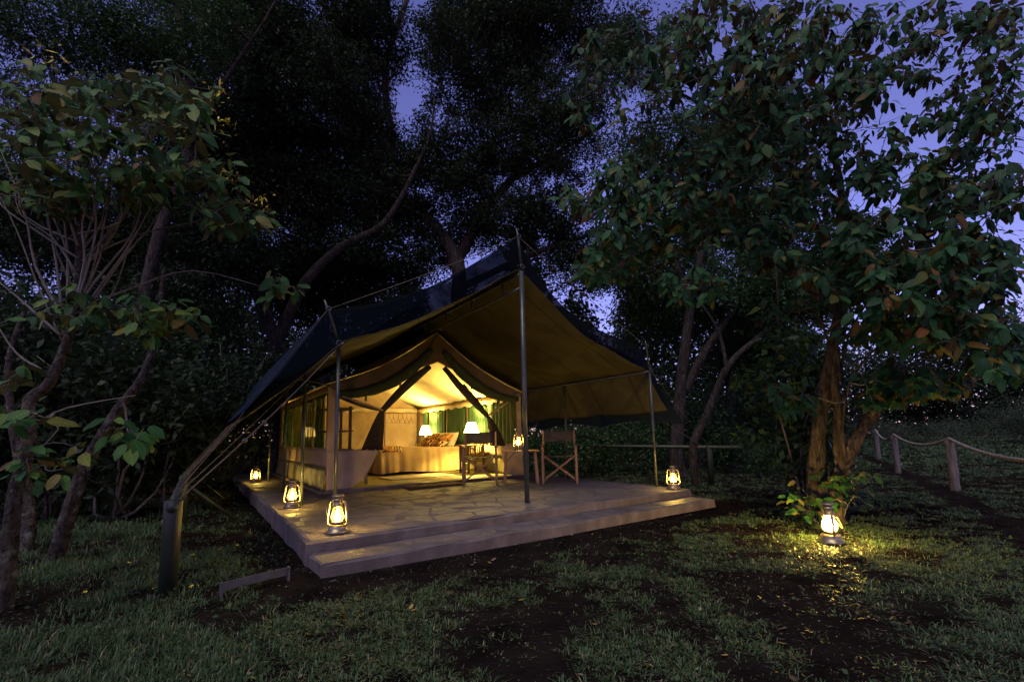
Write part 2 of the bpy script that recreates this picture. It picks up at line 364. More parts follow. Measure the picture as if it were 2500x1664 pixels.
MT['leafAo'] = leafmat('broad_leaf_single', GREENS, (.055, .058, .026), source='obj', veins=True)
GREENB = [(0, (.012, .042, .016)), (.35, (.018, .068, .024)), (.7, (.027, .098, .036)), (.86, (.05, .115, .032)), (.955, (.13, .12, .03)), (1., (.15, .07, .022))]
MT['leafB'] = leafmat('tree_leaf', GREENB, (.055, .042, .018), veins=True)
MT['leafBo'] = leafmat('tree_leaf_single', GREENB, (.055, .042, .018), source='obj', veins=True)
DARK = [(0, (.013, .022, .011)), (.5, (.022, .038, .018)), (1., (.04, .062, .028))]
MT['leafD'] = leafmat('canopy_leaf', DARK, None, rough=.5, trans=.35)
MIDG = [(0, (.016, .036, .014)), (.5, (.03, .066, .024)), (1., (.06, .11, .036))]
MT['leafM'] = leafmat('shrub_leaf', MIDG, None, rough=.5, trans=.3)
MT['leafS'] = leafmat('scrub_leaf', [(0, (.028, .042, .022)), (.5, (.045, .066, .036)), (1., (.07, .09, .05))], None, rough=.7, trans=.2)
MT['grass'] = leafmat('grass_blade', [(0, (.04, .07, .024)), (.5, (.062, .11, .042)), (.8, (.10, .145, .075)), (.93, (.15, .15, .07)), (1., (.26, .20, .12))], None, rough=.5, trans=.25)
MT['litter'] = leafmat('litter_bits', [(0, (.02, .014, .01)), (.5, (.07, .05, .036)), (.85, (.15, .115, .085)), (1., (.26, .21, .17))], None, rough=.9, trans=.0)
MT['dry'] = leafmat('fallen_leaf', [(0, (.055, .042, .018)), (.4, (.2, .12, .06)), (.7, (.3, .24, .18)), (1., (.4, .27, .06))], None, rough=.8, trans=.1, source='obj')

# ================================================================ ground
def gz(x, y):
    return .035 * (fbm(x * .35 + 5, y * .35 + 9, 3) - .45) + np.clip((np.asarray(x) - 7) * .02, 0, .25) + np.clip((np.asarray(y) - 9), 0, 30) * .012
def soilmask(x, y):
    """1 = grass can grow, 0 = bare soil"""
    u, v = uvgrid(x, y)
    n = fbm(x * 1.3, y * 1.3, 4)
    g = np.clip((n - .305) * 6.5, .07, 1)
    dfront = -v - .38                         # metres in front of the step
    strip = (u > -.3) & (u < 5.6) & (dfront > -.3)
    w = .42 + .32 * (fbm(x * .9 + 40, y * .9, 2) - .3)
    g = np.where(strip, g * np.clip((dfront - w) * 4, 0, 1), g)
    g = np.where((u > -.05) & (u < 5.0) & (v > -.45) & (v < 9.6), 0, g)
    g = np.where((u > -.42) & (u <= -.05) & (v > -.6) & (v < 9.6), g * .12, g)
    pd = np.abs(pathdist(x, y))
    g = np.where(pd < .16 + .35 * (fbm(x * 2, y * 2, 2) - .4), 0, g)
    return g
PATHP = [ong(2560, 1345), ong(2450, 1270), ong(2330, 1215), ong(2230, 1168), ong(2150, 1138), ong(2095, 1118)]
def pathdist(x, y):
    best = np.full(np.shape(x), 9.)
    for a, b in zip(PATHP[:-1], PATHP[1:]):
        d = b[:2] - a[:2]; L2 = d @ d
        t = np.clip(((x - a[0]) * d[0] + (y - a[1]) * d[1]) / L2, 0, 1)
        best = np.minimum(best, np.hypot(x - a[0] - t * d[0], y - a[1] - t * d[1]))
    return best
def make_ground():
    xs = np.r_[np.linspace(-400, -16, 14), np.linspace(-15, 17, 130), np.linspace(18, 400, 14)]
    ys = np.r_[np.linspace(-60, -3, 8), np.linspace(-2, 22, 110), np.linspace(23, 600, 18)]
    X, Y = np.meshgrid(xs, ys); Z = gz(np.clip(X, -20, 20), np.clip(Y, -5, 26))
    V = np.stack([X, Y, Z], -1).reshape(-1, 3); nx = len(xs)
    I = (np.arange(len(ys) - 1)[:, None] * nx + np.arange(nx - 1)[None]).ravel()
    Fq = np.stack([I, I + 1, I + nx + 1, I + nx], 1)
    o = npmesh('ground', V, Fq, MT['soil'], smooth=True); tag(o, kind='structure')
make_ground()
def make_path():
    P = np.array(PATHP); n = 40; t = np.linspace(0, len(P) - 1, n); pts = np.stack([np.interp(t, range(len(P)), P[:, k]) for k in range(3)], 1)
    V = []
    for i in range(n):
        d = pts[min(i + 1, n - 1)] - pts[max(i - 1, 0)]; d /= np.linalg.norm(d); nrm = np.array([d[1], -d[0], 0])
        for k in (-1, -.5, 0, .5, 1):
            w = .22 * (1 + .35 * math.sin(i * 1.3 + k)); p = pts[i] + nrm * k * w
            V.append((p[0], p[1], float(gz(p[0], p[1])) + .012 - .03 * (1 - abs(k)) * .3 - (.012 if abs(k) == 1 else 0)))
    Fq = [(i * 5 + k, i * 5 + k + 1, (i + 1) * 5 + k + 1, (i + 1) * 5 + k) for i in range(n - 1) for k in range(4)]
    tag(npmesh('path', np.array(V), np.array(Fq), MT['path'], smooth=True), kind='structure')
make_path()

# ================================================================ terrace
TER = link(bpy.data.objects.new('terrace', None)); TER.location = (OX, OY, PT); TER.rotation_euler = (0, 0, YAW); tag(TER, kind='structure')
PW, PD = 4.94, 9.4
def slab_mesh(name, u0, u1, v0, v1, z0, z1, mat, seg=.12, wob=.012, rnd=.02):
    """a cast block with softly uneven edges"""
    mb = MB(); nu = max(2, int((u1 - u0) / seg)); nv = max(2, int((v1 - v0) / seg))
    ring = [(u0 + (u1 - u0) * i / nu, v0) for i in range(nu)] + [(u1, v0 + (v1 - v0) * i / nv) for i in range(nv)] + [(u1 - (u1 - u0) * i / nu, v1) for i in range(nu)] + [(u0, v1 - (v1 - v0) * i / nv) for i in range(nv)]
    n = len(ring); cu, cv = (u0 + u1) / 2, (v0 + v1) / 2
    def off(p, k, zi):
        a = wob * (vnoise(p[0] * 3 + zi * 3.1, p[1] * 3 + 7 * zi) - .5) * 2
        du = (1 if p[0] > cu else -1) if (p[0] in (u0, u1)) else 0; dv = (1 if p[1] > cv else -1) if p[1] in (v0, v1) else 0
        return (p[0] + du * (a - k), p[1] + dv * (a - k))
    V = []
    lev = [(z0, 0), (z0 + (z1 - z0) * .5, 0), (z1 - rnd, 0), (z1 - rnd * .35, rnd * .3), (z1, rnd)]
    for j, (z, k) in enumerate(lev):
        for p in ring:
            q = off(p, k, j); V.append((q[0], q[1], z))
    Fs = [(j * n + i, j * n + (i + 1) % n, (j + 1) * n + (i + 1) % n, (j + 1) * n + i) for j in range(len(lev) - 1) for i in range(n)]
    Fs.append(tuple((len(lev) - 1) * n + i for i in range(n)))
    mb.add(V, Fs); return mb.build(name, mat, TER, smooth=False)
slab_mesh('slab', 0, PW, 0, PD, -.42, -.0025, MT['mortar'], wob=.02)
slab_mesh('step', .012, 4.86, -.395, -.004, -.42, -.0945, MT['mortar'])
def clip_poly(poly, nx, ny, d):
    out = []
    for i in range(len(poly)):
        a, b = poly[i], poly[(i + 1) % len(poly)]
        da, db = a[0] * nx + a[1] * ny - d, b[0] * nx + b[1] * ny - d
        if da <= 0: out.append(a)
        if da * db < 0:
            t = da / (da - db); out.append((a[0] + (b[0] - a[0]) * t, a[1] + (b[1] - a[1]) * t))
    return out
def flagstones(u0, u1, v0, v1, z, sp, keep=lambda u, v: True, su=1.):
    rr = random.Random(5)
    seeds = []
    nv = max(1, round((v1 - v0) / sp)); nu = max(1, round((u1 - u0) / (sp * su)))
    for j in range(-1, nv + 1):
        for i in range(-1, nu + 1):
            seeds.append((u0 + (i + .5 + rr.uniform(-.42, .42) + (.5 if j % 2 else 0)) * (u1 - u0) / nu, v0 + (j + .5 + rr.uniform(-.4, .4)) * (v1 - v0) / nv))
    for s in seeds:
        if not (u0 < s[0] < u1 and v0 < s[1] < v1) or not keep(*s): continue
        poly = [(u0, v0), (u1, v0), (u1, v1), (u0, v1)]
        for t in seeds:
            if t is s or abs(t[0] - s[0]) > 3 * sp * su or abs(t[1] - s[1]) > 3 * sp: continue
            nx, ny = t[0] - s[0], t[1] - s[1]; d = (t[0] ** 2 + t[1] ** 2 - s[0] ** 2 - s[1] ** 2) / 2
            poly = clip_poly(poly, nx, ny, d)
            if len(poly) < 3: break
        if len(poly) < 3: continue
        # rounded, uneven outline
        pts = []
        for i in range(len(poly)):
            a, b = poly[i], poly[(i + 1) % len(poly)]
            for t in (.12, .5, .88): pts.append((a[0] + (b[0] - a[0]) * t, a[1] + (b[1] - a[1]) * t))
        cx = sum(p[0] for p in pts) / len(pts); cyy = sum(p[1] for p in pts) / len(pts)
        out = []
        for p in pts:
            dx, dy = p[0] - cx, p[1] - cyy; L = math.hypot(dx, dy); k = max(.2, (L - .008 - rr.uniform(0, .010)) / L)
            out.append((cx + dx * k, cyy + dy * k))
        n = len(out); h = rr.uniform(.001, .0045); tx, ty = rr.uniform(-.008, .008), rr.uniform(-.008, .008)
        top = lambda p, e: z + h - e + tx * (p[0] - cx) + ty * (p[1] - cyy)
        V = [(p[0], p[1], z - .015) for p in out] + [(p[0], p[1], top(p, .004)) for p in out] + [(cx + (p[0] - cx) * .95, cyy + (p[1] - cyy) * .95, top(p, 0)) for p in out]
        Fs = [(j * n + i, j * n + (i + 1) % n, (j + 1) * n + (i + 1) % n, (j + 1) * n + i) for j in (0, 1) for i in range(n)] + [tuple(2 * n + i for i in range(n))]
        MB().add(V, Fs).build('paving_stone', MT['stone'], TER)
flagstones(.03, PW - .03, .03, 9.2, -.004, .33, lambda u, v: not (.8 < u < 4.4 and v > 3.55), su=1.15)
flagstones(.05, 4.82, -.365, -.03, -.095, .30, su=1.35)

# ================================================================ tent
TU0, TU1, TV0, TV1, TE, TP, TPU = .846, 4.39, 3.30, 8.30, 1.62, 2.60, 2.615
tent = thing('safari_tent', 'tan canvas safari tent with its door flaps tied back, glowing inside', 'tent', (OX, OY, PT), YAW)
def wr(a, b, amp): return amp * (fbm(a, b, 3) - .45) * 2
# plinth kerb round the tent
MB().box(((TU0 + TU1) / 2, TV0 - .03, .02), (TU1 - TU0 + .12, .12, .05)).build('front_kerb', MT['mortar'], tent, bevel=.008)
MB().box((TU0 - .05, (TV0 + TV1) / 2, .02), (.1, TV1 - TV0, .05)).build('side_kerb', MT['mortar'], tent, bevel=.008)
MB().box(((TU0 + TU1) / 2, (TV0 + TV1) / 2 + .05, .012), (TU1 - TU0, TV1 - TV0 - .1, .02)).build('floor_sheet', MT['olive'], tent)
# roof slopes
def slope(side):
    ue = TU0 - .06 if side < 0 else TU1 + .06
    def f(s, t):
        u = TPU + (ue - TPU) * s; v = TV0 - .06 + (TV1 - TV0 + .12) * t
        sag = .11 * math.sin(PI * s) * (1 - .3 * math.sin(PI * t * 5) ** 2)
        return (u, v, TP + (TE - TP) * s - sag + wr(s * 5 + 3 * side, t * 9, .024) + .01 * math.sin(t * 60 + 7 * s) * s * s)
    return f
for side in (-1, 1):
    MB().sheet(slope(side), 22, 60).build('roof', MT['ceil'], tent, smooth=True, solid=.004)
# inner valance hanging at the eaves
for side, uu in ((-1, TU0 + .03), (1, TU1 - .03)):
    MB().sheet(lambda s, t: (uu - side * (.02 + .012 * math.sin(s * 90)), TV0 + .1 + (TV1 - TV0 - .2) * s, TE - .05 - t * (.10 + .018 * math.sin(s * PI * 2 * 11))), 130, 3).build('inner_valance', MT['ceil'], tent, smooth=True, solid=.003)
MB().sheet(lambda s, t: (TU0 + .05 + (TU1 - TU0 - .1) * s, TV1 - .04 - .012 * math.sin(s * 70), TE - .02 - t * (.10 + .015 * math.sin(s * 46))), 90, 3).build('inner_valance', MT['ceil'], tent, smooth=True, solid=.003)
# side walls: lower panel, top strip, mullions, curtains
BZ0, BZ1, WZ0, WZ1 = .0, .38, .66, 1.50
BAYS = [3.30, 4.42, 5.42, 6.48, 7.52, TV1]
def wall_sheet(name, mat, u, v0, v1, z0, z1, amp=.012, parent=tent, freq=6., nu=None, solid=.004, skew=0.):
    n = nu or max(3, int((v1 - v0) * 22))
    return MB().sheet(lambda s, t: (u + wr((v0 + (v1 - v0) * s) * freq, z0 * 3 + t * 2.2 + u, amp) + skew * (1 - t), v0 + (v1 - v0) * s, z0 + (z1 - z0) * t), n, max(2, int((z1 - z0) * 14))).build(name, mat, parent, smooth=True, solid=solid)
for side, u in ((-1, TU0), (1, TU1)):
    wp = wall_sheet('wall_panel', MT['canvas'], u, TV0, TV1, BZ1 - .01, WZ0, .014)
    wall_sheet('mud_wall', MT['olive'], u + side * .012, TV0 + .02, TV1, .01, BZ1, .03, freq=11, skew=side * .03)
    wall_sheet('wall_strip', MT['canvas'], u, TV0, TV1, WZ1, TE, .006)
    for i, v in enumerate(BAYS[:-1]):
        w = .13 if i == 0 else .13
        wall_sheet('mullion', MT['canvas'], u - side * .004, v - (0 if i == 0 else w / 2), v + (w if i == 0 else w / 2), WZ0 - .01, WZ1 + .01, .006, parent=wp, nu=3)
    wall_sheet('wall_end', MT['canvas'], u, 7.95 if side < 0 else 8.0, TV1, WZ0, WZ1, .01)
    for i in range(5):
        a, b = BAYS[i] + (.13 if i == 0 else .035), BAYS[i + 1] - .035
        if i == 4: b = 7.95
        if side > 0:
            MB().sheet(lambda s, t: (u - .03 + .016 * math.sin(s * 40 + i) + wr(s * 8 + i * 3, t * 2, .012), a + .04 + (b - a - .08) * s, .64 + (WZ1 - .64) * t), 50, 8).build('curtain', MT['curtain'], wp, smooth=True, solid=.002)
        else:
            a2 = a + (.28 if i == 0 else .0)
            MB().sheet(lambda s, t: (u + .035 + .014 * math.sin(s * 46 + i) + wr(s * 9 + i * 3, t * 2, .012), a2 + (b - a2) * s, .66 + (WZ1 - .66) * t), 44, 6).build('curtain', MT['sheer'], wp, smooth=True)
            MB().sheet(lambda s, t: (u + .006, a + (b - a) * s, WZ0 + (WZ1 - WZ0) * t), 4, 4).build('window_mesh', MT['mesh'], wp)
# back wall
MB().sheet(lambda s, t: (TU0 + (TU1 - TU0) * s, TV1 + wr(s * 7, t * 5, .02), t * (TE + (TP - TE) * max(0, 1 - abs(TU0 + (TU1 - TU0) * s - TPU) / 1.77) - .04)), 40, 24).build('back_wall', MT['canvas'], tent, smooth=True, solid=.004)
# --- front gable
def gab(u, d=0.): # roof line height at u on the front, with sag
    s = abs(u - TPU) / (1.80 if u < TPU else 1.80)
    return TP + (TE - TP) * s - .11 * math.sin(PI * min(1, s)) - d
def gable_band(side):
    ue = TU0 - .02 if side < 0 else TU1 + .02
    def f(s, t):
        u = TPU + side * .02 + (ue - TPU - side * .02) * s
        dep = .24 * math.sin(PI * min(1, s * 1.02) ** .8) ** .5 + .04
        return (u, TV0 - .03 - .02 * t + wr(s * 9 + t, t * 3 + side, .02), gab(u, .005) - dep * t)
    return f
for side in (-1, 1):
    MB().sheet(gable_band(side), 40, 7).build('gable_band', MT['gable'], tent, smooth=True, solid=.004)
    # rolled-up window cover
    pts = []; rs = []
    for i in range(15):
        s = .06 + .87 * i / 14; u = TPU + side * 1.80 * s
        dep = .24 * math.sin(PI * min(1, s * 1.02) ** .8) ** .5 + .04
        pts.append((u, TV0 - .06, gab(u) - dep - .05 - .03 * math.sin(PI * i / 14))); rs.append(.05 + .045 * math.sin(PI * (i / 14) ** .7) + .006 * math.sin(i * 2.3))
    wro = MB().tube(pts, rs, 12).build('window_roll', MT['dgreen'], tent, smooth=True)
    for i in (5, 10):
        p = pts[i]; MB().box((p[0], p[1] - .0, p[2] - .10), (.03, .012, .10)).build('toggle_strap', MT['band'], wro)
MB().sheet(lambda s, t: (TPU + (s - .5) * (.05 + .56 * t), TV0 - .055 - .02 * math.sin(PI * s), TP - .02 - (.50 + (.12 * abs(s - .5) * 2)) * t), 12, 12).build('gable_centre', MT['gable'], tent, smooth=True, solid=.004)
MB().tube([(TPU - .07, TV0 - .08, TP + .05), (TPU, TV0 - .08, TP + .07), (TPU + .08, TV0 - .08, TP + .055)], .02, 8).build('ridge_tie', MT['rope'], tent, smooth=True)
# door edges, ties, gathered flaps and mesh panels
tieL, tieR = (1.66, 1.23), (3.62, 1.16)
apx = (TPU - .03, 2.03)
def ribbon(name, pts, w, mat, v, parent=tent, thick=.006):
    mb = MB(); V = []
    for i, p in enumerate(pts):
        a = pts[max(0, i - 1)]; b = pts[min(len(pts) - 1, i + 1)]; dx, dz = b[0] - a[0], b[1] - a[1]; L = math.hypot(dx, dz); nx, nz = -dz / L, dx / L
        ww = w[i] if hasattr(w, '__len__') else w
        for k in (-.5, 0, .5): V.append((p[0] + nx * ww * k, v - .012 * (1 - 2 * abs(k)), p[1] + nz * ww * k))
    n = len(pts); mb.add(V, [(i * 3 + k, i * 3 + k + 1, (i + 1) * 3 + k + 1, (i + 1) * 3 + k) for i in range(n - 1) for k in (0, 1)])
    return mb.build(name, mat, parent, smooth=True, solid=thick)
def curve2(a, b, bow, n=12): return [(a[0] + (b[0] - a[0]) * i / n, a[1] + (b[1] - a[1]) * i / n - bow * math.sin(PI * i / n)) for i in range(n + 1)]
ribbon('door_edge', curve2((apx[0] - .10, apx[1] - .03), tieL, -.045), [.085 + .055 * math.sin(PI * i / 12) for i in range(13)], MT['band'], TV0 - .045)
ribbon('door_edge', curve2((apx[0] + .16, apx[1] - .03), tieR, .03), [.085 + .055 * math.sin(PI * i / 12) for i in range(13)], MT['band'], TV0 - .045)
ribbon('door_band', [(3.13, 1.72), (3.4, 1.42), (3.66, 1.12)], [.05, .09, .06], MT['flapmesh'], TV0 - .03)
for c, tie in (((TU0 + .10, 1.47), tieL), ((TU1 - .04, 1.60), tieR)):
    ribbon('tie_strap', curve2(c, tie, -.0), .028, MT['canvas'], TV0 - .075)
ribbon('tie_strap', curve2((TU0 + .10, 1.45), tieL, .03), .04, MT['band'], TV0 - .055)
def flap(tie, bl, br, ph):
    def f(s, t):
        w = t ** .75
        u = tie[0] + ((bl[0] + (br[0] - bl[0]) * s) - tie[0]) * w + (s - .5) * .06; z = tie[1] + ((bl[1] + (br[1] - bl[1]) * s) - tie[1]) * t
        return (u, TV0 - .045 - (.035 * math.sin(s * 16 + ph) + .01) * (.35 + .65 * t) - .03 * math.sin(PI * t), z)
    return f
MB().sheet(flap(tieL, (1.36, .615), (1.64, .60), 0), 26, 14).build('door_flap', MT['flapmesh'], tent, smooth=True, solid=.003)
MB().sheet(flap(tieR, (3.66, .61), (3.99, .60), 1), 26, 14).build('door_flap', MT['flapmesh'], tent, smooth=True, solid=.003)
# front lower panels of solid canvas
def lowpanel(u0, u1t, u1b, z1, side):
    def f(s, t):
        ue = u1b + (u1t - u1b) * min(1, t ** .8 * 1.0)
        u = u0 + (ue - u0) * s; zb = .03 + (.10 * max(0, s - .62) / .38 if 1 else 0)
        return (u, TV0 - .03 - .03 * math.sin(PI * t) * math.sin(PI * s) + wr(u * 5 + side, t * 3, .028), zb + (z1 - zb) * t)
    return f
MB().sheet(lowpanel(TU0 - .01, 1.63, 1.34, .625, 0), 26, 16).build('front_panel', MT['canvas'], tent, smooth=True, solid=.004)
MB().sheet(lowpanel(TU1 + .03, 3.90, 4.02, .63, 3), 22, 16).build('front_panel', MT['canvas'], tent, smooth=True, solid=.004)
for u0, u1 in ((TU0 - .012, TU0 + .14), (TU1 - .09, TU1 + .012)):
    MB().sheet(lambda s, t: (u0 + (u1 - u0) * s, TV0 - .015 + wr(t * 4 + u0, s, .02), .6 + (TE - .62) * t), 5, 16).build('corner_strip', MT['canvas'], tent, smooth=True, solid=.004)
MB().box((1.6, TV0 - .05, .035), (1.5, .03, .05)).build('sill_hem', MT['olive'], tent, bevel=.01)
def poly_sheet(name, pts, mat, v):
    MB().add([(p[0], v, p[1]) for p in pts], [tuple(range(len(pts)))]).build(name, mat, tent)
poly_sheet('mesh_panel', [(TU0 + .13, .62), (1.25, .62), (1.64, 1.2), (2.0, 1.58), (2.42, 1.98), (1.9, 1.75), (TU0 + .13, 1.45)], MT['mesh'], TV0 - .004)
poly_sheet('mesh_panel', [(TU1 - .09, .62), (3.98, .62), (3.64, 1.15), (3.2, 1.6), (2.78, 1.98), (3.3, 1.76), (TU1 - .09, 1.52)], MT['mesh'], TV0 - .004)
# front threshold: rumpled groundsheet lip
MB().sheet(lambda s, t: (1.45 + 2.6 * s, TV0 - .10 + .34 * t, .028 + .035 * (fbm(s * 9, t * 3, 3)) + .02 * math.sin(s * 19) * t * (1 - t)), 60, 8).build('threshold_sheet', MT['olive'], tent, smooth=True, solid=.004)
# tent frame poles inside the corners
for u, v in ((TU0 + .05, TV0 + .05), (TU1 - .06, TV0 + .06), (TU0 + .05, TV1 - .05), (TU1 - .05, TV1 - .05)):
    MB().tube([(u, v, .02), (u, v, TE)], .014, 8).build('frame_pole', MT['steel'], tent, smooth=True)
for uu, ue in ((TU0, .35), (TU1, 4.81)):
    for v in (TV0 + .02, 5.4, 7.5):
        MB().tube([(uu, v, TE - .01), (ue, v, 1.70)], .008, 6).build('eave_rope', MT['rope'], tent)

# ================================================================ fly sheet with its frame
fly = thing('fly_sheet', 'big olive canvas fly sheet on steel poles sheltering the tent', 'canopy', (OX, OY, PT), YAW)
FV0, FV1 = .56, 8.9
EL, ER, RU, RZ, EZ = .35, 4.81, 2.50, 2.89, 1.725
def fslope(ue, he, hu, hz):
    def f(s, t):
        v0 = FV0 + .16 * math.sin(PI * s) ** 1.5; v = v0 + (FV1 - v0) * t
        u = RU + (ue - RU) * s
        return (u, v, RZ - .01 + (EZ - RZ) * s - .07 * math.sin(PI * s) - .025 * math.sin(PI * s) * math.sin(t * 20) + wr(s * 6 + ue, t * 11, .03) + .008 * math.sin(t * 55 + s * 9) * s ** 3)
    return f
for ue in (EL, ER):
    MB().sheet(fslope(ue, 0, 0, 0), 24, 60).build('roof_panel', MT['fly'], fly, smooth=True, solid=.004)
def fflap(u0, z0, u1, z1, v0, v1, curl):
    def f(s, t):
        hem = z1 - .03 * math.sin(PI * ((t * 6) % 1))
        return (u0 + (u1 - u0) * s, v0 + (v1 - v0) * t + curl * s, z0 - .012 + (hem - z0) * s - .03 * math.sin(PI * s) + wr(s * 4 + u0, t * 10, .014))
    return f
MB().sheet(fflap(EL, EZ, -.38, 1.06, FV0 + .02, FV1, .30), 14, 60).build('side_flap', MT['fly'], fly, smooth=True, solid=.004)
MB().sheet(fflap(ER, EZ, 5.2, 1.13, FV0, FV1, -.05), 14, 60).build('side_flap', MT['fly'], fly, smooth=True, solid=.004)
# poles
POLES = [(EL, .66), (EL - .02, 2.25), (EL, 3.85), (EL + .08, 6.38), (EL, 8.6), (ER, .49), (ER, 2.45), (ER, 4.6), (ER, 6.6), (ER, 8.6)]
for u, v in POLES:
    MB().tube([(u, v, 0), (u, v, EZ - .04)], .019, 10).build('pole', MT['steel'], fly, smooth=True)
MB().tube([(RU, .52, 0), (RU, .52, 1.4), (RU, .52, RZ - .06)], .030, 14).build('ridge_pole', MT['steel'], fly, smooth=True)
MB().tube([(RU, 8.6, 0), (RU, 8.6, RZ - .06)], .026, 12).build('ridge_pole', MT['steel'], fly, smooth=True)
for u in (EL, ER): MB().tube([(u, .5, EZ - .03), (u, 8.8, EZ - .03)], .017, 8).build('eave_rail', MT['steel'], fly, smooth=True)
for z in (RZ - .09, RZ - .27): MB().tube([(RU, .54, z), (RU, 8.6, z)], .017, 8).build('ridge_rail', MT['steel'], fly, smooth=True)
for i in range(10): MB().tube([(RU, .95 + .85 * i, RZ - .09), (RU, .95 + .85 * i, RZ - .27)], .016, 8).build('truss_strut', MT['steel'], fly, smooth=True)
SPK = [((EL, .66, EZ), (.23, .62, 2.05), (.195, .62, 2.14)), ((RU, .52, RZ), (2.485, .55, 3.30), (2.46, .55, 3.41)), ((ER, .49, EZ), (4.77, .5, 2.09), (4.765, .5, 2.17))]
for a, b, c in SPK:
    spk = MB().tube([a, b, c], [.016, .015, .009], 8).build('spike', MT['steel'], fly, smooth=True)
    for p, r in ((a, .028), (b, .022)):
        MB().tube([(p[0] + r * math.cos(k * PI / 6), p[1] - .025, p[2] + r * math.sin(k * PI / 6)) for k in range(13)], .007, 6, cap=False).build('ring', MT['steel'], spk, smooth=True)
def rope(a, b, sag=.02, r=.004, parent=fly, mat='rope', name='guy_rope', n=8):
    a = np.array(a, float); b = np.array(b, float)
    return MB().tube([a + (b - a) * i / n - np.array([0, 0, sag * math.sin(PI * i / n)]) for i in range(n + 1)], r, 5).build(name, MT[mat], parent, smooth=True)
LRU, LRZ, RRU, RRZ = -.87, .40, 7.16, .49
rope(SPK[0][1], SPK[1][1], .03); rope(SPK[1][1], SPK[2][1], .03)
rope(SPK[0][1], (-.40, .97, 1.08), .0); rope((-.40, .97, 1.08), (LRU, .6, LRZ), .0)
rope((EL, .64, EZ - .03), (LRU, -.12, LRZ - .02), .035, .0055); rope((EL, 2.2, EZ - .05), (LRU, .25, LRZ), .02)
rope((ER, .46, EZ - .03), (RRU - .1, 1.05, RRZ), .02)
for i in range(15):
    v = 1.0 + .53 * i
    rope((-.38, v + .3, 1.05), (LRU, v - .2 + random.uniform(-.2, .2), LRZ + .02), random.uniform(.0, .03), .0028)
for i in range(8):
    v = .9 + i * 1.0
    rope((5.22, v, 1.13), (RRU, v + .35, RRZ + .02), .02, .005)
MB().beam((ER - .02, 2.47, EZ - .08), (5.12, 3.0, 1.16), .02, .02).build('flap_strut', MT['steel'], fly)
# knots on the front guy
for t in (.55, .66):
    a = np.array((EL, .64, EZ - .03)); b = np.array((LRU, -.12, LRZ - .02)); p = a + (b - a) * t - np.array([0, 0, .035])
    MB().lathe([(.001, -.018), (.016, -.01), (.02, 0), (.015, .012), (.001, .02)], 8, p).build('knot', MT['rope'], fly, smooth=True)

shade = thing('shade_net', 'dark see-through shade net stretched over the canvas fly sheet', 'net', (OX, OY, PT), YAW)
def nslope(ue, ze):
    def f(s, t):
        v0 = .60 + .30 * math.sin(PI * s) ** 1.2; v = v0 + (9.1 - v0) * t
        return (2.487 + (ue - 2.487) * s, v, 3.30 + (ze - 3.30) * s - .15 * math.sin(PI * s) * (1 - .3 * t) - .02 * math.sin(t * 22) * math.sin(PI * s) + wr(s * 5, t * 9 + ue, .02))
    return f
MB().sheet(nslope(.23, 2.05), 24, 50).build('net_panel', MT['net'], shade, smooth=True)
MB().sheet(nslope(4.77, 2.09), 24, 50).build('net_panel', MT['net'], shade, smooth=True)
def nskirt(u0, z0, u1, z1, curl, scal):
    def f(s, t):
        zz = z1 + scal * math.sin(PI * ((t * 5) % 1))
        return (u0 + (u1 - u0) * s, .62 + (9.1 - .62) * t + curl * s - (.12 * s * s if t == 0 else 0), z0 + (zz - z0) * s - .05 * math.sin(PI * s) + wr(s * 4 + u1, t * 9, .015))
    return f
MB().sheet(nskirt(.23, 2.05, -.42, 1.06, .33, .0), 16, 50).build('net_skirt', MT['net'], shade, smooth=True)
MB().sheet(nskirt(4.77, 2.09, 5.46, .90, -.1, .09), 16, 60).build('net_skirt', MT['net'], shade, smooth=True)

# ================================================================ pipe rails that hold the guys
def pipe_rail(u, posts, v0, v1, z, label, braces, rp=.052, rb=.036):
    t = thing('guy_rail', label, 'rail', (OX, OY, PT), YAW)
    for v in posts:
        w = Q(u, v); g = float(gz(w[0], w[1])) - PT - .08
        MB().lathe([(rp, 0), (rp, z - g + .02), (rp * .9, z - g + .035), (rp * .5, z - g + .04)], 18, (u, v, g)).build('post', MT['pipe'], t, smooth=True)
    mb = MB(); mb.tube([(u + .0, v0, z), (u, (v0 + v1) / 2, z + .005), (u, v1, z)], rb, 14); mb.build('top_pipe', MT['pipe'], t, smooth=True)
    for a, b in braces:
        MB().tube([a, b], .022, 8).build('brace', MT['pipe'], t, smooth=True)
    return t
lr = pipe_rail(LRU, [-.10, 2.78, 5.7, 8.6], -.22, 8.9, LRZ - .03, 'olive steel pipe rail wound with guy ropes beside the leafy shrub', [((LRU, 2.8, LRZ - .08), (-.26, 3.07, -.25)), ((LRU, 5.6, LRZ - .08), (-.3, 5.85, -.25))])
for i in range(6):
    v = .9 + i * .8; MB().lathe([(.037, -.02), (.041, -.01), (.041, .01), (.037, .02)], 12).build('rope_lashing', MT['rope'], lr, smooth=True).matrix_local = Matrix.Translation((LRU, v, LRZ - .03)) @ Matrix.Rotation(PI / 2, 4, 'X')
pipe_rail(RRU, [1.13, 4.3, 7.4], .55, 9.5, RRZ, 'olive steel pipe rail behind the terrace lantern by the bushes', [])

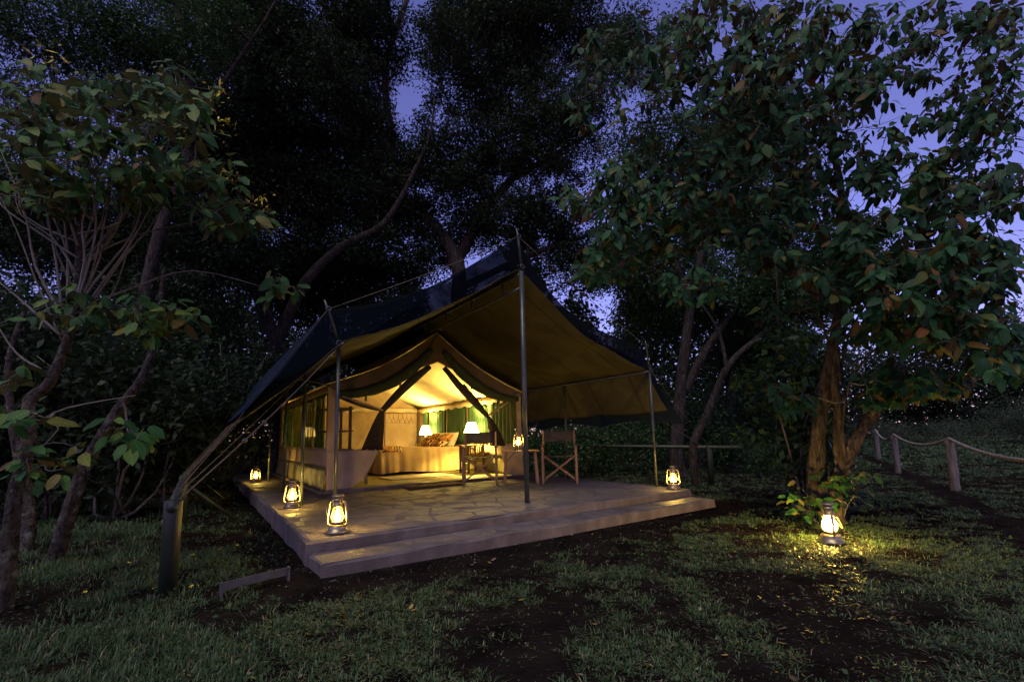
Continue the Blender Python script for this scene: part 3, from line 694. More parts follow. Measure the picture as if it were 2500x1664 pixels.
# ================================================================ lanterns
LANT = None
def make_lantern(name='hurricane_lantern'):
    t = thing(name, 'x', 'lantern')
    MB().lathe([(.088, 0), (.092, .006), (.086, .018), (.074, .032), (.070, .04), (.071, .052), (.064, .064), (.045, .07)], 28).build('oil_tank', MT['brass'], t, smooth=True); tank = t.children[-1]
    MB().lathe([(.040, .07), (.046, .078), (.046, .088), (.03, .094), (.018, .1)], 20).build('burner', MT['brass'], tank, smooth=True)
    MB().lathe([(.036, .086), (.048, .098), (.0545, .115), (.056, .132), (.051, .155), (.042, .18), (.034, .203), (.032, .214)], 24, cap=False).build('glass_globe', MT['glass'], t, smooth=True)
    MB().lathe([(.002, .098), (.015, .103), (.020, .113), (.017, .130), (.009, .150), (.0035, .172), (.001, .188)], 10).build('flame', MT['flameglow'], t, smooth=True)
    MB().lathe([(.036, .212), (.04, .216), (.041, .228), (.037, .232), (.037, .262), (.041, .266), (.041, .274), (.030, .28), (.028, .288)], 24).build('chimney', MT['brass'], t, smooth=True); chim = [c for c in t.children if c.name.startswith('chimney')][0]
    MB().lathe([(.032, .287), (.043, .293), (.046, .300), (.040, .309), (.02, .315)], 24).build('hood', MT['brass'], chim, smooth=True)
    for s in (-1, 1):
        MB().tube([(s * .060, 0, .058), (s * .082, 0, .062), (s * .092, 0, .078), (s * .090, 0, .12), (s * .080, 0, .19), (s * .074, 0, .236), (s * .066, 0, .252), (s * .052, 0, .258), (s * .036, 0, .25)], .0085, 10).build('side_tube', MT['brass'], t, smooth=True)
        MB().tube([(s * .088, .0, .10), (s * .066, .02, .112), (s * .058, .02, .13), (s * .078, .012, .142)], .0016, 6).build('guard_wire', MT['brass'], t, smooth=True)
    MB().tube([(.047 * math.cos(k * PI / 8), .047 * math.sin(k * PI / 8), .196) for k in range(17)], .0016, 6, cap=False).build('guard_ring', MT['brass'], t, smooth=True)
    # bail handle folded down
    MB().tube([(.082 * math.cos(a), -.02 - .066 * math.sin(a), .235 - .12 * math.sin(a)) for a in [PI * k / 12 for k in range(13)]], .0018, 6).build('bail_handle', MT['brass'], t, smooth=True)
    return t
lan0 = make_lantern()
def gq(u, v, z=0.): return tuple(Q(u, v, z))
tl = ong(2030, 1326); tl[2] = float(gz(tl[0], tl[1])) + .005
TBL = (3.565, 2.30, .525)
lspots = [(gq(.26, .18, .006), -.15, 'brass lantern standing on the terrace corner just above the step'),
          (gq(.20, 2.08, .006), .2, 'brass lantern beside a fly pole, next to the tent wall with green windows'),
          (gq(.19, 6.2, .006), .1, 'small distant lantern on the terrace beside the far end of the tent'),
          (gq(3.30, 2.30, .5465), .3, 'lantern burning on the small wooden table between the chairs'),
          (gq(4.76, .16, .006), -.45, 'lantern at the end of the terrace by the rail post'),
          (tuple(tl), 1.25, 'big bright lantern standing in the grass at the foot of the tree')]
for i, (p, rz, lab) in enumerate(lspots):
    o = lan0 if i == 0 else copy_tree(lan0)
    o.location = p; o.rotation_euler = (0, 0, rz); o['label'] = lab; o['group'] = 'lit hurricane lanterns'
    if i == 5:
        o.scale = (1.08,) * 3; fl = [c for c in o.children if c.name.startswith('flame')][0]; fl.data = fl.data.copy(); fl.data.materials[0] = emit('tall_flame', WARM, 1150.)

# ================================================================ chairs and table
def make_chair():
    t = thing('directors_chair', 'x', 'chair')
    W, Dp = .27, .19
    for sx in (-1, 1):
        for sy in (-1, 1):
            MB().box((sx * W, sy * Dp, .30), (.032, .042, .60)).build('leg', MT['wood'], t, bevel=.004)
        MB().box((sx * (W + .006), -.02, .611), (.062, .52, .020)).build('armrest', MT['darkwood'], t, bevel=.006)
        MB().box((sx * (W - .012), Dp + .015, .735), (.026, .03, .25), rx=-.12).build('back_post', MT['wood'], t, bevel=.004)
        MB().box((sx * W, 0, .05), (.024, .36, .035)).build('foot_rail', MT['wood'], t, bevel=.004)
        MB().box((sx * (W - .03), 0, .435), (.03, .40, .03)).build('seat_rail', MT['wood'], t, bevel=.004)
        MB().box((sx * (W - .02), 0, .335), (.05, .38, .012)).build('hinge_strap', MT['wire'], t)
    for sy in (-1, 1):
        y = sy * (Dp - .045)
        MB().beam((-W + .02, y, .06), (W - .04, y, .425), .02, .04, (0, 1, 0)).build('cross_leg', MT['wood'], t, bevel=.003)
        MB().beam((W - .02, y + .022, .06), (-W + .04, y + .022, .425), .02, .04, (0, 1, 0)).build('cross_leg', MT['wood'], t, bevel=.003)
    MB().sheet(lambda s, u: ((s - .5) * 2 * (W - .02), -.20 + .40 * u, .452 - .028 * math.sin(PI * s)), 12, 6).build('seat', MT['sling'], t, smooth=True, solid=.006)
    MB().sheet(lambda s, u: ((s - .5) * 2 * (W + .006), Dp + .02 + .05 * math.sin(PI * s) - .0 + .03 * u, .655 + .205 * u - .012 * math.sin(PI * s) * (1 if u > .5 else -1)), 16, 6).build('backrest', MT['sling'], t, smooth=True, solid=.006)
    return t
ch = make_chair()
c1 = (ong(1128, 1185, PT) + ong(1214, 1183, PT)) / 2; c2 = (ong(1331, 1182, PT) + ong(1410, 1181, PT)) / 2
ch.location = (c1[0], c1[1] + .17, PT + .004); ch.rotation_euler = (0, 0, .02)
ch['label'] = 'folding canvas director chair in front of the bed, lit from the tent door'; ch['group'] = 'director chairs on the terrace'
chb = copy_tree(ch); chb.location = (c2[0], c2[1] + .17, PT + .004); chb.rotation_euler = (0, 0, -.10)
chb['label'] = 'folding canvas director chair against the dark bushes, beyond the ridge pole'
tb = thing('folding_table', 'small folding wooden table holding a lantern between the chairs', 'table')
tm = (ong(1237, 1183, PT) + ong(1309, 1182, PT)) / 2
tb.location = (tm[0], tm[1] + .16, PT + .004); tb.rotation_euler = (0, 0, .0)
for k in range(6): MB().box((0, -.20 + .08 * k, .53), (.60, .074, .020)).build('top_slat', MT['wood'], tb, bevel=.003)
for sx in (-1, 1):
    for sy in (-1, 1):
        MB().beam((sx * .27, sy * .165, 0), (sx * .235, sy * .165, .52), .045, .032, (0, 1, 0)).build('leg', MT['wood'], tb, bevel=.004)
    MB().box((sx * .24, 0, .495), (.03, .40, .045)).build('apron', MT['wood'], tb, bevel=.003)
    MB().beam((sx * .24, -.15, .36), (sx * .10, -.15, .51), .008, .012).build('stay', MT['wire'], tb)
lan_t = [o for o in bpy.data.objects if o.get('label', '').startswith('lantern burning')][0]
lt = ong(1272, 1103, PT + .544); lan_t.location = (tm[0] - .03, tm[1] + .12, PT + .545)

# ================================================================ inside the tent
def ptag(o, label, cat, group=None): return tag(o, label, cat, group)
BU0, BU1, BV0, BV1, BZ = 2.36, 4.28, 5.5, 6.95, .60
bed = thing('bed', 'wide bed under a mustard bedspread that hangs almost to the floor', 'bed', tuple(Q((BU0 + BU1) / 2, (BV0 + BV1) / 2)), YAW)
hw, hd = (BU1 - BU0) / 2, (BV1 - BV0) / 2
for sx in (-1, 1):
    for sy in (-1, 1): MB().box((sx * (hw - .08), sy * (hd - .08), .12), (.06, .06, .24)).build('leg', MT['darkwood'], bed)
MB().box((0, 0, .27), (2 * hw - .06, 2 * hd - .06, .10)).build('frame', MT['darkwood'], bed, bevel=.01)
MB().box((0, 0, .43), (2 * hw - .05, 2 * hd - .05, .22)).build('mattress', MT['sheet'], bed, bevel=.04)
def spread():
    ring = []
    n = 420; per = 4 * (hw + hd)
    mb = MB(); V = []; rad = .10
    for k in range(n):
        q = per * k / n
        if q < 2 * hw: p = (-hw + q, -hd, 0, -1)
        elif q < 2 * hw + 2 * hd: p = (hw, -hd + q - 2 * hw, 1, 0)
        elif q < 4 * hw + 2 * hd: p = (hw - (q - 2 * hw - 2 * hd), hd, 0, 1)
        else: p = (-hw, hd - (q - 4 * hw - 2 * hd), -1, 0)
        ring.append((p, q))
    lev = [(.58, -.10), (.575, -.03), (.55, .004), (.48, .014), (.36, .03), (.20, .045), (.065, .06)]
    for j, (z, o) in enumerate(lev):
        for (p, q) in ring:
            fold = (math.sin(q * 9.5) * .4 + math.sin(q * 21 + 2) * .45 + math.sin(q * 37 + 2 * math.sin(q * 5)) * .22 + math.sin(q * 4.1 + 1) * .3) * .06 * max(0, j - 1) / 5
            zz = z + (.02 * math.sin(q * 3.3) if j == 6 else 0)
            V.append((p[0] + p[2] * (o + fold), p[1] + p[3] * (o + fold), zz + .02 * (fbm(p[0] * 3, p[1] * 3, 2) - .4) * (j < 2)))
    Fs = [(j * n + i, j * n + (i + 1) % n, (j + 1) * n + (i + 1) % n, (j + 1) * n + i) for j in range(len(lev) - 1) for i in range(n)]
    mb.add(V, Fs); mb.sheet(lambda s, t: ((s - .5) * 2 * (hw - .09), (t - .5) * 2 * (hd - .09), .583 + .02 * (fbm(s * 6, t * 5, 2) - .4)), 20, 14)
    return mb
spread().build('bedspread', MT['bed'], bed, smooth=True)
def pillow(name, label, w, d, h, pos, rot, mat, group=None, cat='pillow'):
    def f(sg):
        def g(s, t):
            x, y = (s - .5) * 2, (t - .5) * 2
            e = max(0, (1 - abs(x) ** 3.2)) ** .55 * max(0, (1 - abs(y) ** 3.2)) ** .55
            k = 1 - .10 * (1 - abs(x) ** 2) * (abs(y) ** 4) - .0
            k2 = 1 - .10 * (1 - abs(y) ** 2) * (abs(x) ** 4)
            return (x * w / 2 * k2, y * d / 2 * k, sg * h / 2 * e + wr(x * 3, y * 3 + sg, .01) * e)
        return g
    o = MB().sheet(f(1), 22, 16).sheet(f(-1), 22, 16).build(name, mat, None, smooth=True)
    o.matrix_world = Matrix.Translation(Vector(tuple(Q(*pos)))) @ Matrix.Rotation(YAW, 4, 'Z') @ rot
    return ptag(o, label, cat, group)
Rx = lambda a: Matrix.Rotation(a, 4, 'X'); Ry = lambda a: Matrix.Rotation(a, 4, 'Y'); Rz = lambda a: Matrix.Rotation(a, 4, 'Z')
pillow('bed_pillow', 'plain pale pillow propped at the head of the bed behind patterned cushions', .68, .46, .20, (4.18, 6.0, .70), Ry(math.radians(-62)) @ Rz(PI / 2), MT['sheet'])
pillow('bed_pillow', 'plain pale pillow at the head of the bed nearest the back lamp', .68, .46, .20, (4.18, 6.6, .70), Ry(math.radians(-62)) @ Rz(PI / 2), MT['sheet'])
pillow('patterned_cushion', 'brown and black patterned cushion leaning on the pillows, in front of the other', .56, .44, .20, (3.93, 5.86, .70), Ry(math.radians(-42)) @ Rz(PI / 2), MT['kuba'], 'patterned cushions on the bed')
pillow('patterned_cushion', 'brown and black patterned cushion leaning on the pillows, towards the back lamp', .56, .44, .20, (3.86, 6.42, .70), Ry(math.radians(-42)) @ Rz(PI / 2 + .2), MT['kuba'], 'patterned cushions on the bed')
rn = thing('bed_runner', 'patterned cloth runner folded across the foot of the bed', 'cloth', tuple(Q(2.62, 6.2, .60)), YAW)
MB().sheet(lambda s, t: ((s - .5) * .42, -.735 + 1.4 * t, .012 + .008 * math.sin(t * 20) if t > .05 else -.10 + .112 * t / .05), 8, 24).build('cloth', MT['kuba'], rn, smooth=True, solid=.006)
def bedside(u, v, label):
    t = thing('bedside_table', label, 'table', tuple(Q(u, v)), YAW, 'bedside tables')
    MB().box((0, 0, .60), (.42, .42, .024)).build('top', MT['darkwood'], t, bevel=.004)
    for sx in (-1, 1):
        for sy in (-1, 1): MB().box((sx * .18, sy * .18, .294), (.04, .04, .588)).build('leg', MT['darkwood'], t, bevel=.003)
    for k in range(6): MB().box((-.19, -.13 + .052 * k, .44), (.012, .026, .27)).build('slat', MT['darkwood'], t)
    for k in range(6): MB().box((-.13 + .052 * k, -.19, .44), (.026, .012, .27)).build('slat', MT['darkwood'], t)
    MB().box((0, 0, .28), (.38, .38, .018)).build('shelf', MT['darkwood'], t)
bedside(4.10, 4.72, 'slatted wooden bedside table beside the tent door under a lamp')
bedside(4.12, 7.20, 'wooden bedside table beyond the bed by the back wall')
def lamp(u, v, label, shade='shade', bulb='bulb'):
    t = thing('table_lamp', label, 'lamp', tuple(Q(u, v, .614)), YAW, 'lit table lamps')
    MB().lathe([(.07, 0), (.07, .012), (.03, .03), (.018, .06), (.03, .11), (.035, .15), (.02, .2), (.012, .235)], 20).build('base', MT['darkwood'], t, smooth=True)
    MB().lathe([(.158, .255), (.085, .475)], 32, cap=False).build('lamp_shade', MT[shade], t, smooth=True, solid=.003)
    MB().lathe([(.012, .235), (.012, .346)], 10).build('socket', MT['wire'], t)
    MB().lathe([(.004, .345), (.02, .36), (.03, .385), (.03, .405), (.02, .425), (.003, .437)], 12).build('bulb', MT[bulb], t, smooth=True)
lamp(4.10, 4.72, 'glowing white cone table lamp behind the director chair')
lamp(4.12, 7.20, 'glowing white cone table lamp behind the patterned cushions')
dr = thing('chest_of_drawers', 'dark wooden chest in the back corner of the tent, seen through the green windows', 'chest', tuple(Q(1.33, 7.72)), YAW)
MB().box((0, 0, .31), (.74, .44, .60)).build('body', MT['darkwood'], dr, bevel=.006)
MB().box((0, 0, .6), (.80, .50, .026)).build('top', MT['darkwood'], dr, bevel=.005)
for k in range(3):
    d_ = MB().box((0, -.225, .13 + .18 * k), (.66, .02, .16)).build('drawer', MT['darkwood'], dr, bevel=.004)
    MB().tube([(-.05, -.235, .13 + .18 * k), (-.04, -.26, .13 + .18 * k), (.04, -.26, .13 + .18 * k), (.05, -.235, .13 + .18 * k)], .006, 6).build('handle', MT['brass'], d_)
lamp(1.40, 7.70, 'small glowing lamp on the chest, seen through the green window curtains', 'dimshade', 'dimbulb')
rk = thing('clothes_rail', 'dark wooden clothes rail along the back wall of the tent', 'rack', tuple(Q(3.8, 8.0)), YAW)
for x in (-.49, .48): MB().box((x, 0, .76), (.034, .034, 1.52)).build('post', MT['darkwood'], rk, bevel=.004)
MB().tube([(-.49, 0, 1.46), (.48, 0, 1.46)], .012, 8).build('bar', MT['darkwood'], rk, smooth=True)
for x in (-.49, .48): MB().box((x, 0, .03), (.04, .34, .04)).build('foot', MT['darkwood'], rk)
for k, x in enumerate((-.36, -.26, -.12, .0, .12, .24)):
    hg = thing('wire_hanger', 'empty wire coat hanger on the clothes rail', 'hanger', tuple(Q(3.8 + x, 8.0, 1.46)), YAW + .2 * (k % 3) + .45, 'empty hangers on the rail')
    w = .12
    MB().tube([(0, -.012, -.005), (0, 0, .014), (0, .014, 0), (0, .004, -.03), (0, 0, -.10)], .004, 6).build('hook', MT['wire'], hg, smooth=True)
    MB().tube([(0, 0, -.10), (-w, 0, -.27), (w, 0, -.27), (0, 0, -.10)], .0045, 6).build('frame', MT['wire'], hg)
sh = thing('shelf_unit', 'dark open wooden shelf unit just inside the tent, beside the meshed window', 'shelf', tuple(Q(1.12, 4.0)), YAW)
for x in (-.16, .16):
    for y in (-.30, .30): MB().box((x, y, .66), (.04, .04, 1.32)).build('post', MT['darkwood'], sh)
for z in (.25, .62, .92, 1.28): MB().box((0, 0, z), (.40, .70, .024)).build('shelf', MT['darkwood'], sh)
lr_ = thing('luggage_stool', 'low wooden luggage stool inside the tent beside the gathered flap', 'stool', tuple(Q(1.46, 4.25)), YAW)
for x in (-.2, .2):
    for y in (-.18, .18): MB().box((x, y, .15), (.04, .04, .30)).build('leg', MT['wood'], lr_)
for k in range(5): MB().box((0, -.18 + .09 * k, .312), (.5, .06, .02)).build('slat', MT['wood'], lr_)
rg = MB().sheet(lambda s, t: (-.9 + 1.8 * s, -.38 + .76 * t, .028 + .006 * math.sin(s * 14) * t), 24, 10).build('rug', MT['rug'], None, smooth=True, solid=.012)
rg.location = tuple(Q(3.1, 4.75)); rg.rotation_euler = (0, 0, YAW); ptag(rg, 'pale woven rug on the tent floor beside the bed', 'rug')
dm = MB().sheet(lambda s, t: (-.46 + .92 * s, -.17 + .34 * t, .020 + .012 * (fbm(s * 7, t * 4, 2) - .4)), 20, 10).build('door_mat', MT['mat'], None, smooth=True, solid=.03)
dm.location = tuple(Q(2.42, 2.98)); dm.rotation_euler = (0, 0, YAW - .02); ptag(dm, 'shaggy brown coir door mat at the tent threshold', 'mat')

# ================================================================ boot scraper
a, b = ong(540, 1462), ong(702, 1420)
bs = thing('boot_scraper', 'flat steel boot scraper bar stuck in the grass by the step', 'scraper', ((a[0] + b[0]) / 2, (a[1] + b[1]) / 2, 0), math.atan2(b[1] - a[1], b[0] - a[0]))
Lb = float(np.hypot(*(b - a)[:2]))
MB().box((0, 0, .075), (Lb, .012, .055)).build('blade', MT['galv'], bs, bevel=.003)
for s in (-1, 1): MB().box((s * (Lb / 2 + .003), .0, .03), (.014, .03, .15)).build('spike', MT['galv'], bs, bevel=.002)

# ================================================================ rope fence
FP = [(2333, 1190, .80, .058), (2193, 1152, .82, .052), (2146, 1127, .84, .058)]
tops = []
for i, (x, y, h, r) in enumerate(FP):
    p = ong(x, y, .05); g = float(gz(p[0], p[1])) - .05
    lab = ['knobbly weathered timber post with a split side, carrying the rope', 'smooth round pale timber post in the middle of the rope fence', 'short dark timber post of the rope fence nearest the tree trunk'][i]
    t = thing('fence_post', lab, 'post', (p[0], p[1], g), .3 * i, 'posts of the rope fence')
    prof = [(r * (1 + .10 * math.sin(k * 1.9 + i * 2) * (i == 0)), h * k / 10) for k in range(11)] + [(r * .7, h + .012), (r * .1, h + .016)]
    mb = MB(); mb.lathe(prof, 20)
    if i == 0: mb.v = [(q[0] * (1 + .06 * math.sin(q[2] * 9 + math.atan2(q[1], q[0]) * 3)), q[1] * (1 + .06 * math.cos(q[2] * 7 + math.atan2(q[1], q[0]) * 4)), q[2]) for q in mb.v]
    mb.build('trunk', MT['post'], t, smooth=True)
    MB().tube([(.0, -r * .9 + .0, h + .0), (0, 0, h + .03), (0, r * .9, h)], .006, 6).build('staple', MT['wire'], t)
    tops.append(np.array((p[0], p[1], g + h + .03)))
d0 = tops[0] - tops[1]
pe = tops[0] + d0 * 1.35; pe[2] = tops[0][2] - .02
pf = tops[2] + (tops[2] - tops[1]) * .9
pts = []
chain = [pe, tops[0], tops[1], tops[2], pf]
for a, b in zip(chain[:-1], chain[1:]):
    for k in range(12):
        t = k / 12; pts.append(a + (b - a) * t - np.array([0, 0, .16 * 4 * t * (1 - t) * np.linalg.norm(b - a) / 3.2]))
pts.append(pf)
def twisted_rope(pts, r):
    mb = MB(); P = np.array(pts)
    seg = np.linalg.norm(np.diff(P, axis=0), axis=1); s = np.r_[0, np.cumsum(seg)]; n = int(s[-1] / .022)
    q = np.stack([np.interp(np.linspace(0, s[-1], n), s, P[:, k]) for k in range(3)], 1)
    for st in range(3):
        w = []
        for i in range(n):
            d = q[min(i + 1, n - 1)] - q[max(i - 1, 0)]; d /= np.linalg.norm(d); x = np.cross(d, (0, 0, 1)); x /= np.linalg.norm(x); y = np.cross(x, d); a = i * .55 + st * 2 * PI / 3
            w.append(q[i] + (x * math.cos(a) + y * math.sin(a)) * r * .5)
        mb.tube(w, r * .58, 6)
    return mb
tag(twisted_rope(pts, .025).build('fence_rope', MT['paleRope'], None, smooth=True), 'thick pale rope sagging between the timber fence posts', 'rope')
# the fourth post, out of the picture, that the rope runs on to
t = thing('fence_post', 'weathered timber post at the end of the rope where it leaves the lawn', 'post', (pe[0], pe[1], float(gz(pe[0], pe[1])) - .05), 0, 'posts of the rope fence')
MB().lathe([(.055, 0), (.055, pe[2] + .02)], 16).build('trunk', MT['post'], t, smooth=True)

# ================================================================ foliage tools
def frames(n, spread=1., down=0.):
    """random leaf direction + normal"""
    d = RNG.normal(size=(n, 3)); d[:, 2] = d[:, 2] * spread - down; d /= np.linalg.norm(d, axis=1)[:, None]
    k = RNG.normal(size=(n, 3)) * .6 + np.array([0, 0, 1.]); w = np.cross(d, k); w /= np.linalg.norm(w, axis=1)[:, None]
    return d, w, np.cross(w, d)
def small_leaves(name, C, L, Wd, mat, parent, tone=None, spread=.8, down=.2):
    n = len(C); d, w, nn = frames(n, spread, down)
    L = np.broadcast_to(L, n) * RNG.uniform(.65, 1.25, n); Wd = np.broadcast_to(Wd, n) * RNG.uniform(.7, 1.2, n)
    b = C; m = C + d * (L * .45)[:, None] + nn * (L * .04)[:, None]; t = C + d * L[:, None] - nn * (L * .08)[:, None]
    V = np.stack([b, m + w * (Wd / 2)[:, None], t, m - w * (Wd / 2)[:, None]], 1).reshape(-1, 3)
    Fq = (np.arange(n)[:, None] * 4 + np.arange(4)[None])
    tn = RNG.random(n) if tone is None else tone
    return npmesh(name, V, Fq, mat, parent, np.repeat(tn, 4))
def clumps(centres, radii, per, flat=.75):
    """leaf points gathered round clump centres"""
    out = []
    for c, r in zip(centres, radii):
        k = max(1, int(per * RNG.uniform(.5, 1.4))); p = RNG.normal(size=(k, 3)); p /= np.linalg.norm(p, axis=1)[:, None]
        p *= (RNG.random(k) ** .45)[:, None] * r; p[:, 2] *= flat; out.append(p + c)
    return np.concatenate(out)
def ell_points(n, c, R, shell=.35):
    p = RNG.normal(size=(n, 3)); p /= np.linalg.norm(p, axis=1)[:, None]
    return np.asarray(c) + p * (shell + (1 - shell) * RNG.random(n) ** .6)[:, None] * np.asarray(R)
def bend(a, b, amp, n=6):
    a = np.asarray(a, float); b = np.asarray(b, float); L = np.linalg.norm(b - a)
    off = RNG.normal(size=(2, 3)) * amp * L
    return [a + (b - a) * t + off[0] * math.sin(PI * t) + off[1] * math.sin(2 * PI * t) * .5 for t in np.linspace(0, 1, n)]
def smooth_path(P, n):
    P = np.asarray(P, float); m = len(P); out = []
    for t in np.linspace(0, m - 1 - 1e-6, n):
        i = int(t); f = t - i; p0, p1, p2, p3 = P[max(i - 1, 0)], P[i], P[min(i + 1, m - 1)], P[min(i + 2, m - 1)]
        out.append(.5 * (2 * p1 + (p2 - p0) * f + (2 * p0 - 5 * p1 + 4 * p2 - p3) * f * f + (3 * p1 - p0 - 3 * p2 + p3) * f ** 3))
    return np.array(out)
def px_path(pp, D, z0=None):
    """pixel polyline at distance(s) D -> world points"""
    Ds = D if hasattr(D, '__len__') else [D] * len(pp)
    return [at(x, y, d) for (x, y), d in zip(pp, Ds)]
# big leaf outline: serrated oval, folded on the midrib, drooping tip
def bigleaf_template(seed, Lw=.50):
    r = np.random.default_rng(seed)
    xs = np.array([0, .09, .28, .55, .82, 1.0]); hw_ = np.array([0, .30, .50, .52, .31, 0]) * Lw * (1 + r.uniform(-.12, .12, 6))
    dz = -.22 * xs ** 2 + r.uniform(-.03, .03, 6); cup = r.uniform(.02, .14)
    V = []
    for x, h, z in zip(xs, hw_, dz): V.append((x, 0, z))
    for sg in (1, -1):
        for i in range(1, 5): V.append((xs[i] + r.uniform(-.03, .03), sg * hw_[i], dz[i] + cup * hw_[i] * 1.2 + r.uniform(-.03, .03)))
    Fs = []
    for k, sg in ((6, 1), (10, -1)):
        f = [(0, 1, k), (1, 2, k + 1, k), (2, 3, k + 2, k + 1), (3, 4, k + 3, k + 2), (4, 5, k + 3)]
        Fs += f if sg > 0 else [q[::-1] for q in f]
    return np.array(V), Fs
TEMPL = [bigleaf_template(s) for s in range(6)]
def leaf_matrix(p, d, L):
    d = Vector(d).normalized(); up = Vector((random.gauss(0, .45), random.gauss(0, .45) - .9, 1)).normalized()
    y = up.cross(d)
    if y.length < .05: y = Vector((0, 1, 0)).cross(d)
    y.normalize(); z = d.cross(y)
    return Matrix(((d.x * L, y.x * L, z.x * L, p[0]), (d.y * L, y.y * L, z.y * L, p[1]), (d.z * L, y.z * L, z.z * L, p[2]), (0, 0, 0, 1)))
def broadleaf_crown(tree, centres, per, L, mat_many, mat_one, nsingle=300, droop=.35):
    """whorls of broad leaves; the biggest in view are leaves of their own, the rest one mass"""
    leaves = []
    for c in centres:
        k = max(3, int(per * random.uniform(.6, 1.4))); a0 = random.uniform(0, 2 * PI)
        for i in range(k):
            a = a0 + i * 2.4; el = random.uniform(-.75, .4) - droop
            d = (math.cos(a) * math.cos(el), math.sin(a) * math.cos(el), math.sin(el))
            p = (c[0] + d[0] * .035, c[1] + d[1] * .035, c[2] + random.uniform(-.06, .06))
            leaves.append((leaf_matrix(p, d, L * random.choice((.45, .7, .85, 1., 1.)) * random.uniform(.8, 1.2)), random.randrange(6)))
    def size(q):
        m = q[0]; p = np.array((m[0][3], m[1][3], m[2][3])) - CAMP; z = p @ FW
        if z < .3: return 0
        sx, sy = F * (p @ RT) / z, F * (p @ UP) / z
        return (m.col[0].length / z) * (1 if abs(sx) < IW / 2 and abs(sy - SY) < IH / 2 + 40 else .2)
    leaves.sort(key=size, reverse=True)
    meshes = []
    for V, Fs in TEMPL:
        me = bpy.data.meshes.new('leaf'); me.from_pydata([tuple(v) for v in V], [], Fs); me.update(); me.materials.append(mat_one); me.polygons.foreach_set('use_smooth', [True] * len(me.polygons)); set_luv(me, V); meshes.append(me)
    for m, k in leaves[:nsingle]:
        o = link(bpy.data.objects.new('leaf', meshes[k])); o.parent = tree; o.matrix_local = tree_inv(tree) @ m
    rest = leaves[nsingle:]
    if rest:
        VV_, FF_, TT_, UV_ = [], [], [], []; n = 0
        for m, k in rest:
            V, Fs = TEMPL[k]; A = np.array(m); w = V @ A[:3, :3].T + A[:3, 3]
            VV_.append(w); UV_.append(V); FF_ += [tuple(i + n for i in f) for f in Fs]; TT_.append(np.full(len(V), random.random())); n += len(V)
        me = bpy.data.meshes.new('foliage'); loc = np.array(tree.location)
        me.from_pydata((np.concatenate(VV_) - loc).tolist(), [], FF_); me.update(); me.materials.append(mat_many)
        at_ = me.attributes.new('tone', 'FLOAT', 'POINT'); at_.data.foreach_set('value', np.concatenate(TT_).astype(np.float32))
        me.polygons.foreach_set('use_smooth', [True] * len(me.polygons)); set_luv(me, np.concatenate(UV_))
        o = link(bpy.data.objects.new('foliage', me)); o.parent = tree; o['kind'] = 'stuff'
def tree_inv(t): return Matrix.Translation(-Vector(t.location))
def limb(tree, pts, r0, r1, mat, name='trunk', n=None, sides=10, jit=.10, power=1., flute=0.):
    P = smooth_path(pts, n or max(8, len(pts) * 5)) - np.array(tree.location)
    m = len(P); rs = [r0 + (r1 - r0) * (i / (m - 1)) ** power for i in range(m)]
    return MB().tube(P, rs, sides, jit=jit, flute=flute).build(name, MT[mat], tree, smooth=True)
def twigs(tree, centres, nodes, mat='twig', r=.007, name='twigs'):
    N = np.array(nodes); mb = MB(); loc = np.array(tree.location); C_ = np.array(centres)
    d0 = np.min(np.linalg.norm(C_[:, None] - N[None], axis=2), axis=1); grown = [p for p in N]; rad = [r * 1.6] * len(N)
    for c in C_[np.argsort(d0)]:
        G = np.array(grown); d = np.linalg.norm(G - c, axis=1) + np.maximum(0, G[:, 2] - c[2]) * 1.2; k = int(np.argmin(d)); q = max(r * .55, rad[k] * .8); p = bend(G[k], c, .09, 6)
        mb.tube(np.array(p) - loc, [q, q * .9, q * .8, q * .7, q * .6, q * .5], 5, cap=False); grown += [p[2], p[4]]; rad += [q * .8, q * .65]
    o = mb.build(name, MT[mat], tree, smooth=True); o['kind'] = 'stuff'; return o
def px_cloud(spec):
    """(cx, cy, rx, ry, n, D0, D1) ellipses in the picture, each with its distance range"""
    out = []
    for cx, cy, rx, ry, n, D0, D1 in spec:
        for _ in range(n):
            a = random.uniform(0, 2 * PI); q = math.sqrt(random.random()); out.append(at(cx + rx * q * math.cos(a), cy + ry * q * math.sin(a), random.uniform(D0, D1)))
    return np.array(out)
def base(x, y, z=0.):
    p = ong(x, y); p[2] = float(gz(p[0], p[1])) - .04; return p

# ================================================================ broad-leaved shrub tree on the left
def ground_start(px, py):
    p = ong(px, py); p[2] = float(gz(p[0], p[1])) - .05; return p
b1, b2 = ground_start(10, 1490), ground_start(128, 1372)
tA = thing('broadleaf_shrub', 'multi-stemmed shrub tree with big rounded leaves beside the pipe rail', 'tree', tuple(b2))
D1, D2 = b1[1], b2[1]
P1 = [b1] + px_path([(33, 1223), (70, 1088), (72, 979), (125, 925), (179, 779), (190, 640), (195, 500)], [D1, D1 + .05, D1 + .1, D1 + .15, D1 + .25, D1 + .3, D1 + .35])
limb(tA, P1, .046, .015, 'barkA', jit=.03, sides=22, n=80, flute=.3)
P2 = [b2] + px_path([(179, 1213), (217, 1120), (287, 1001), (347, 920), (380, 817), (401, 654)], [D2, D2 + .05, D2 + .1, D2 + .2, D2 + .3, D2 + .4])
limb(tA, P2, .064, .015, 'barkA', jit=.03, sides=22, n=80, flute=.3)
b3 = ground_start(62, 1345)
P3 = [b3] + px_path([(70, 1230), (40, 1080), (20, 900), (60, 760)], b3[1] + .1)
limb(tA, P3, .06, .02, 'barkA', jit=.14)
nodesA = [p for P in (P1, P2, P3) for p in smooth_path(P, 14)[6:]]
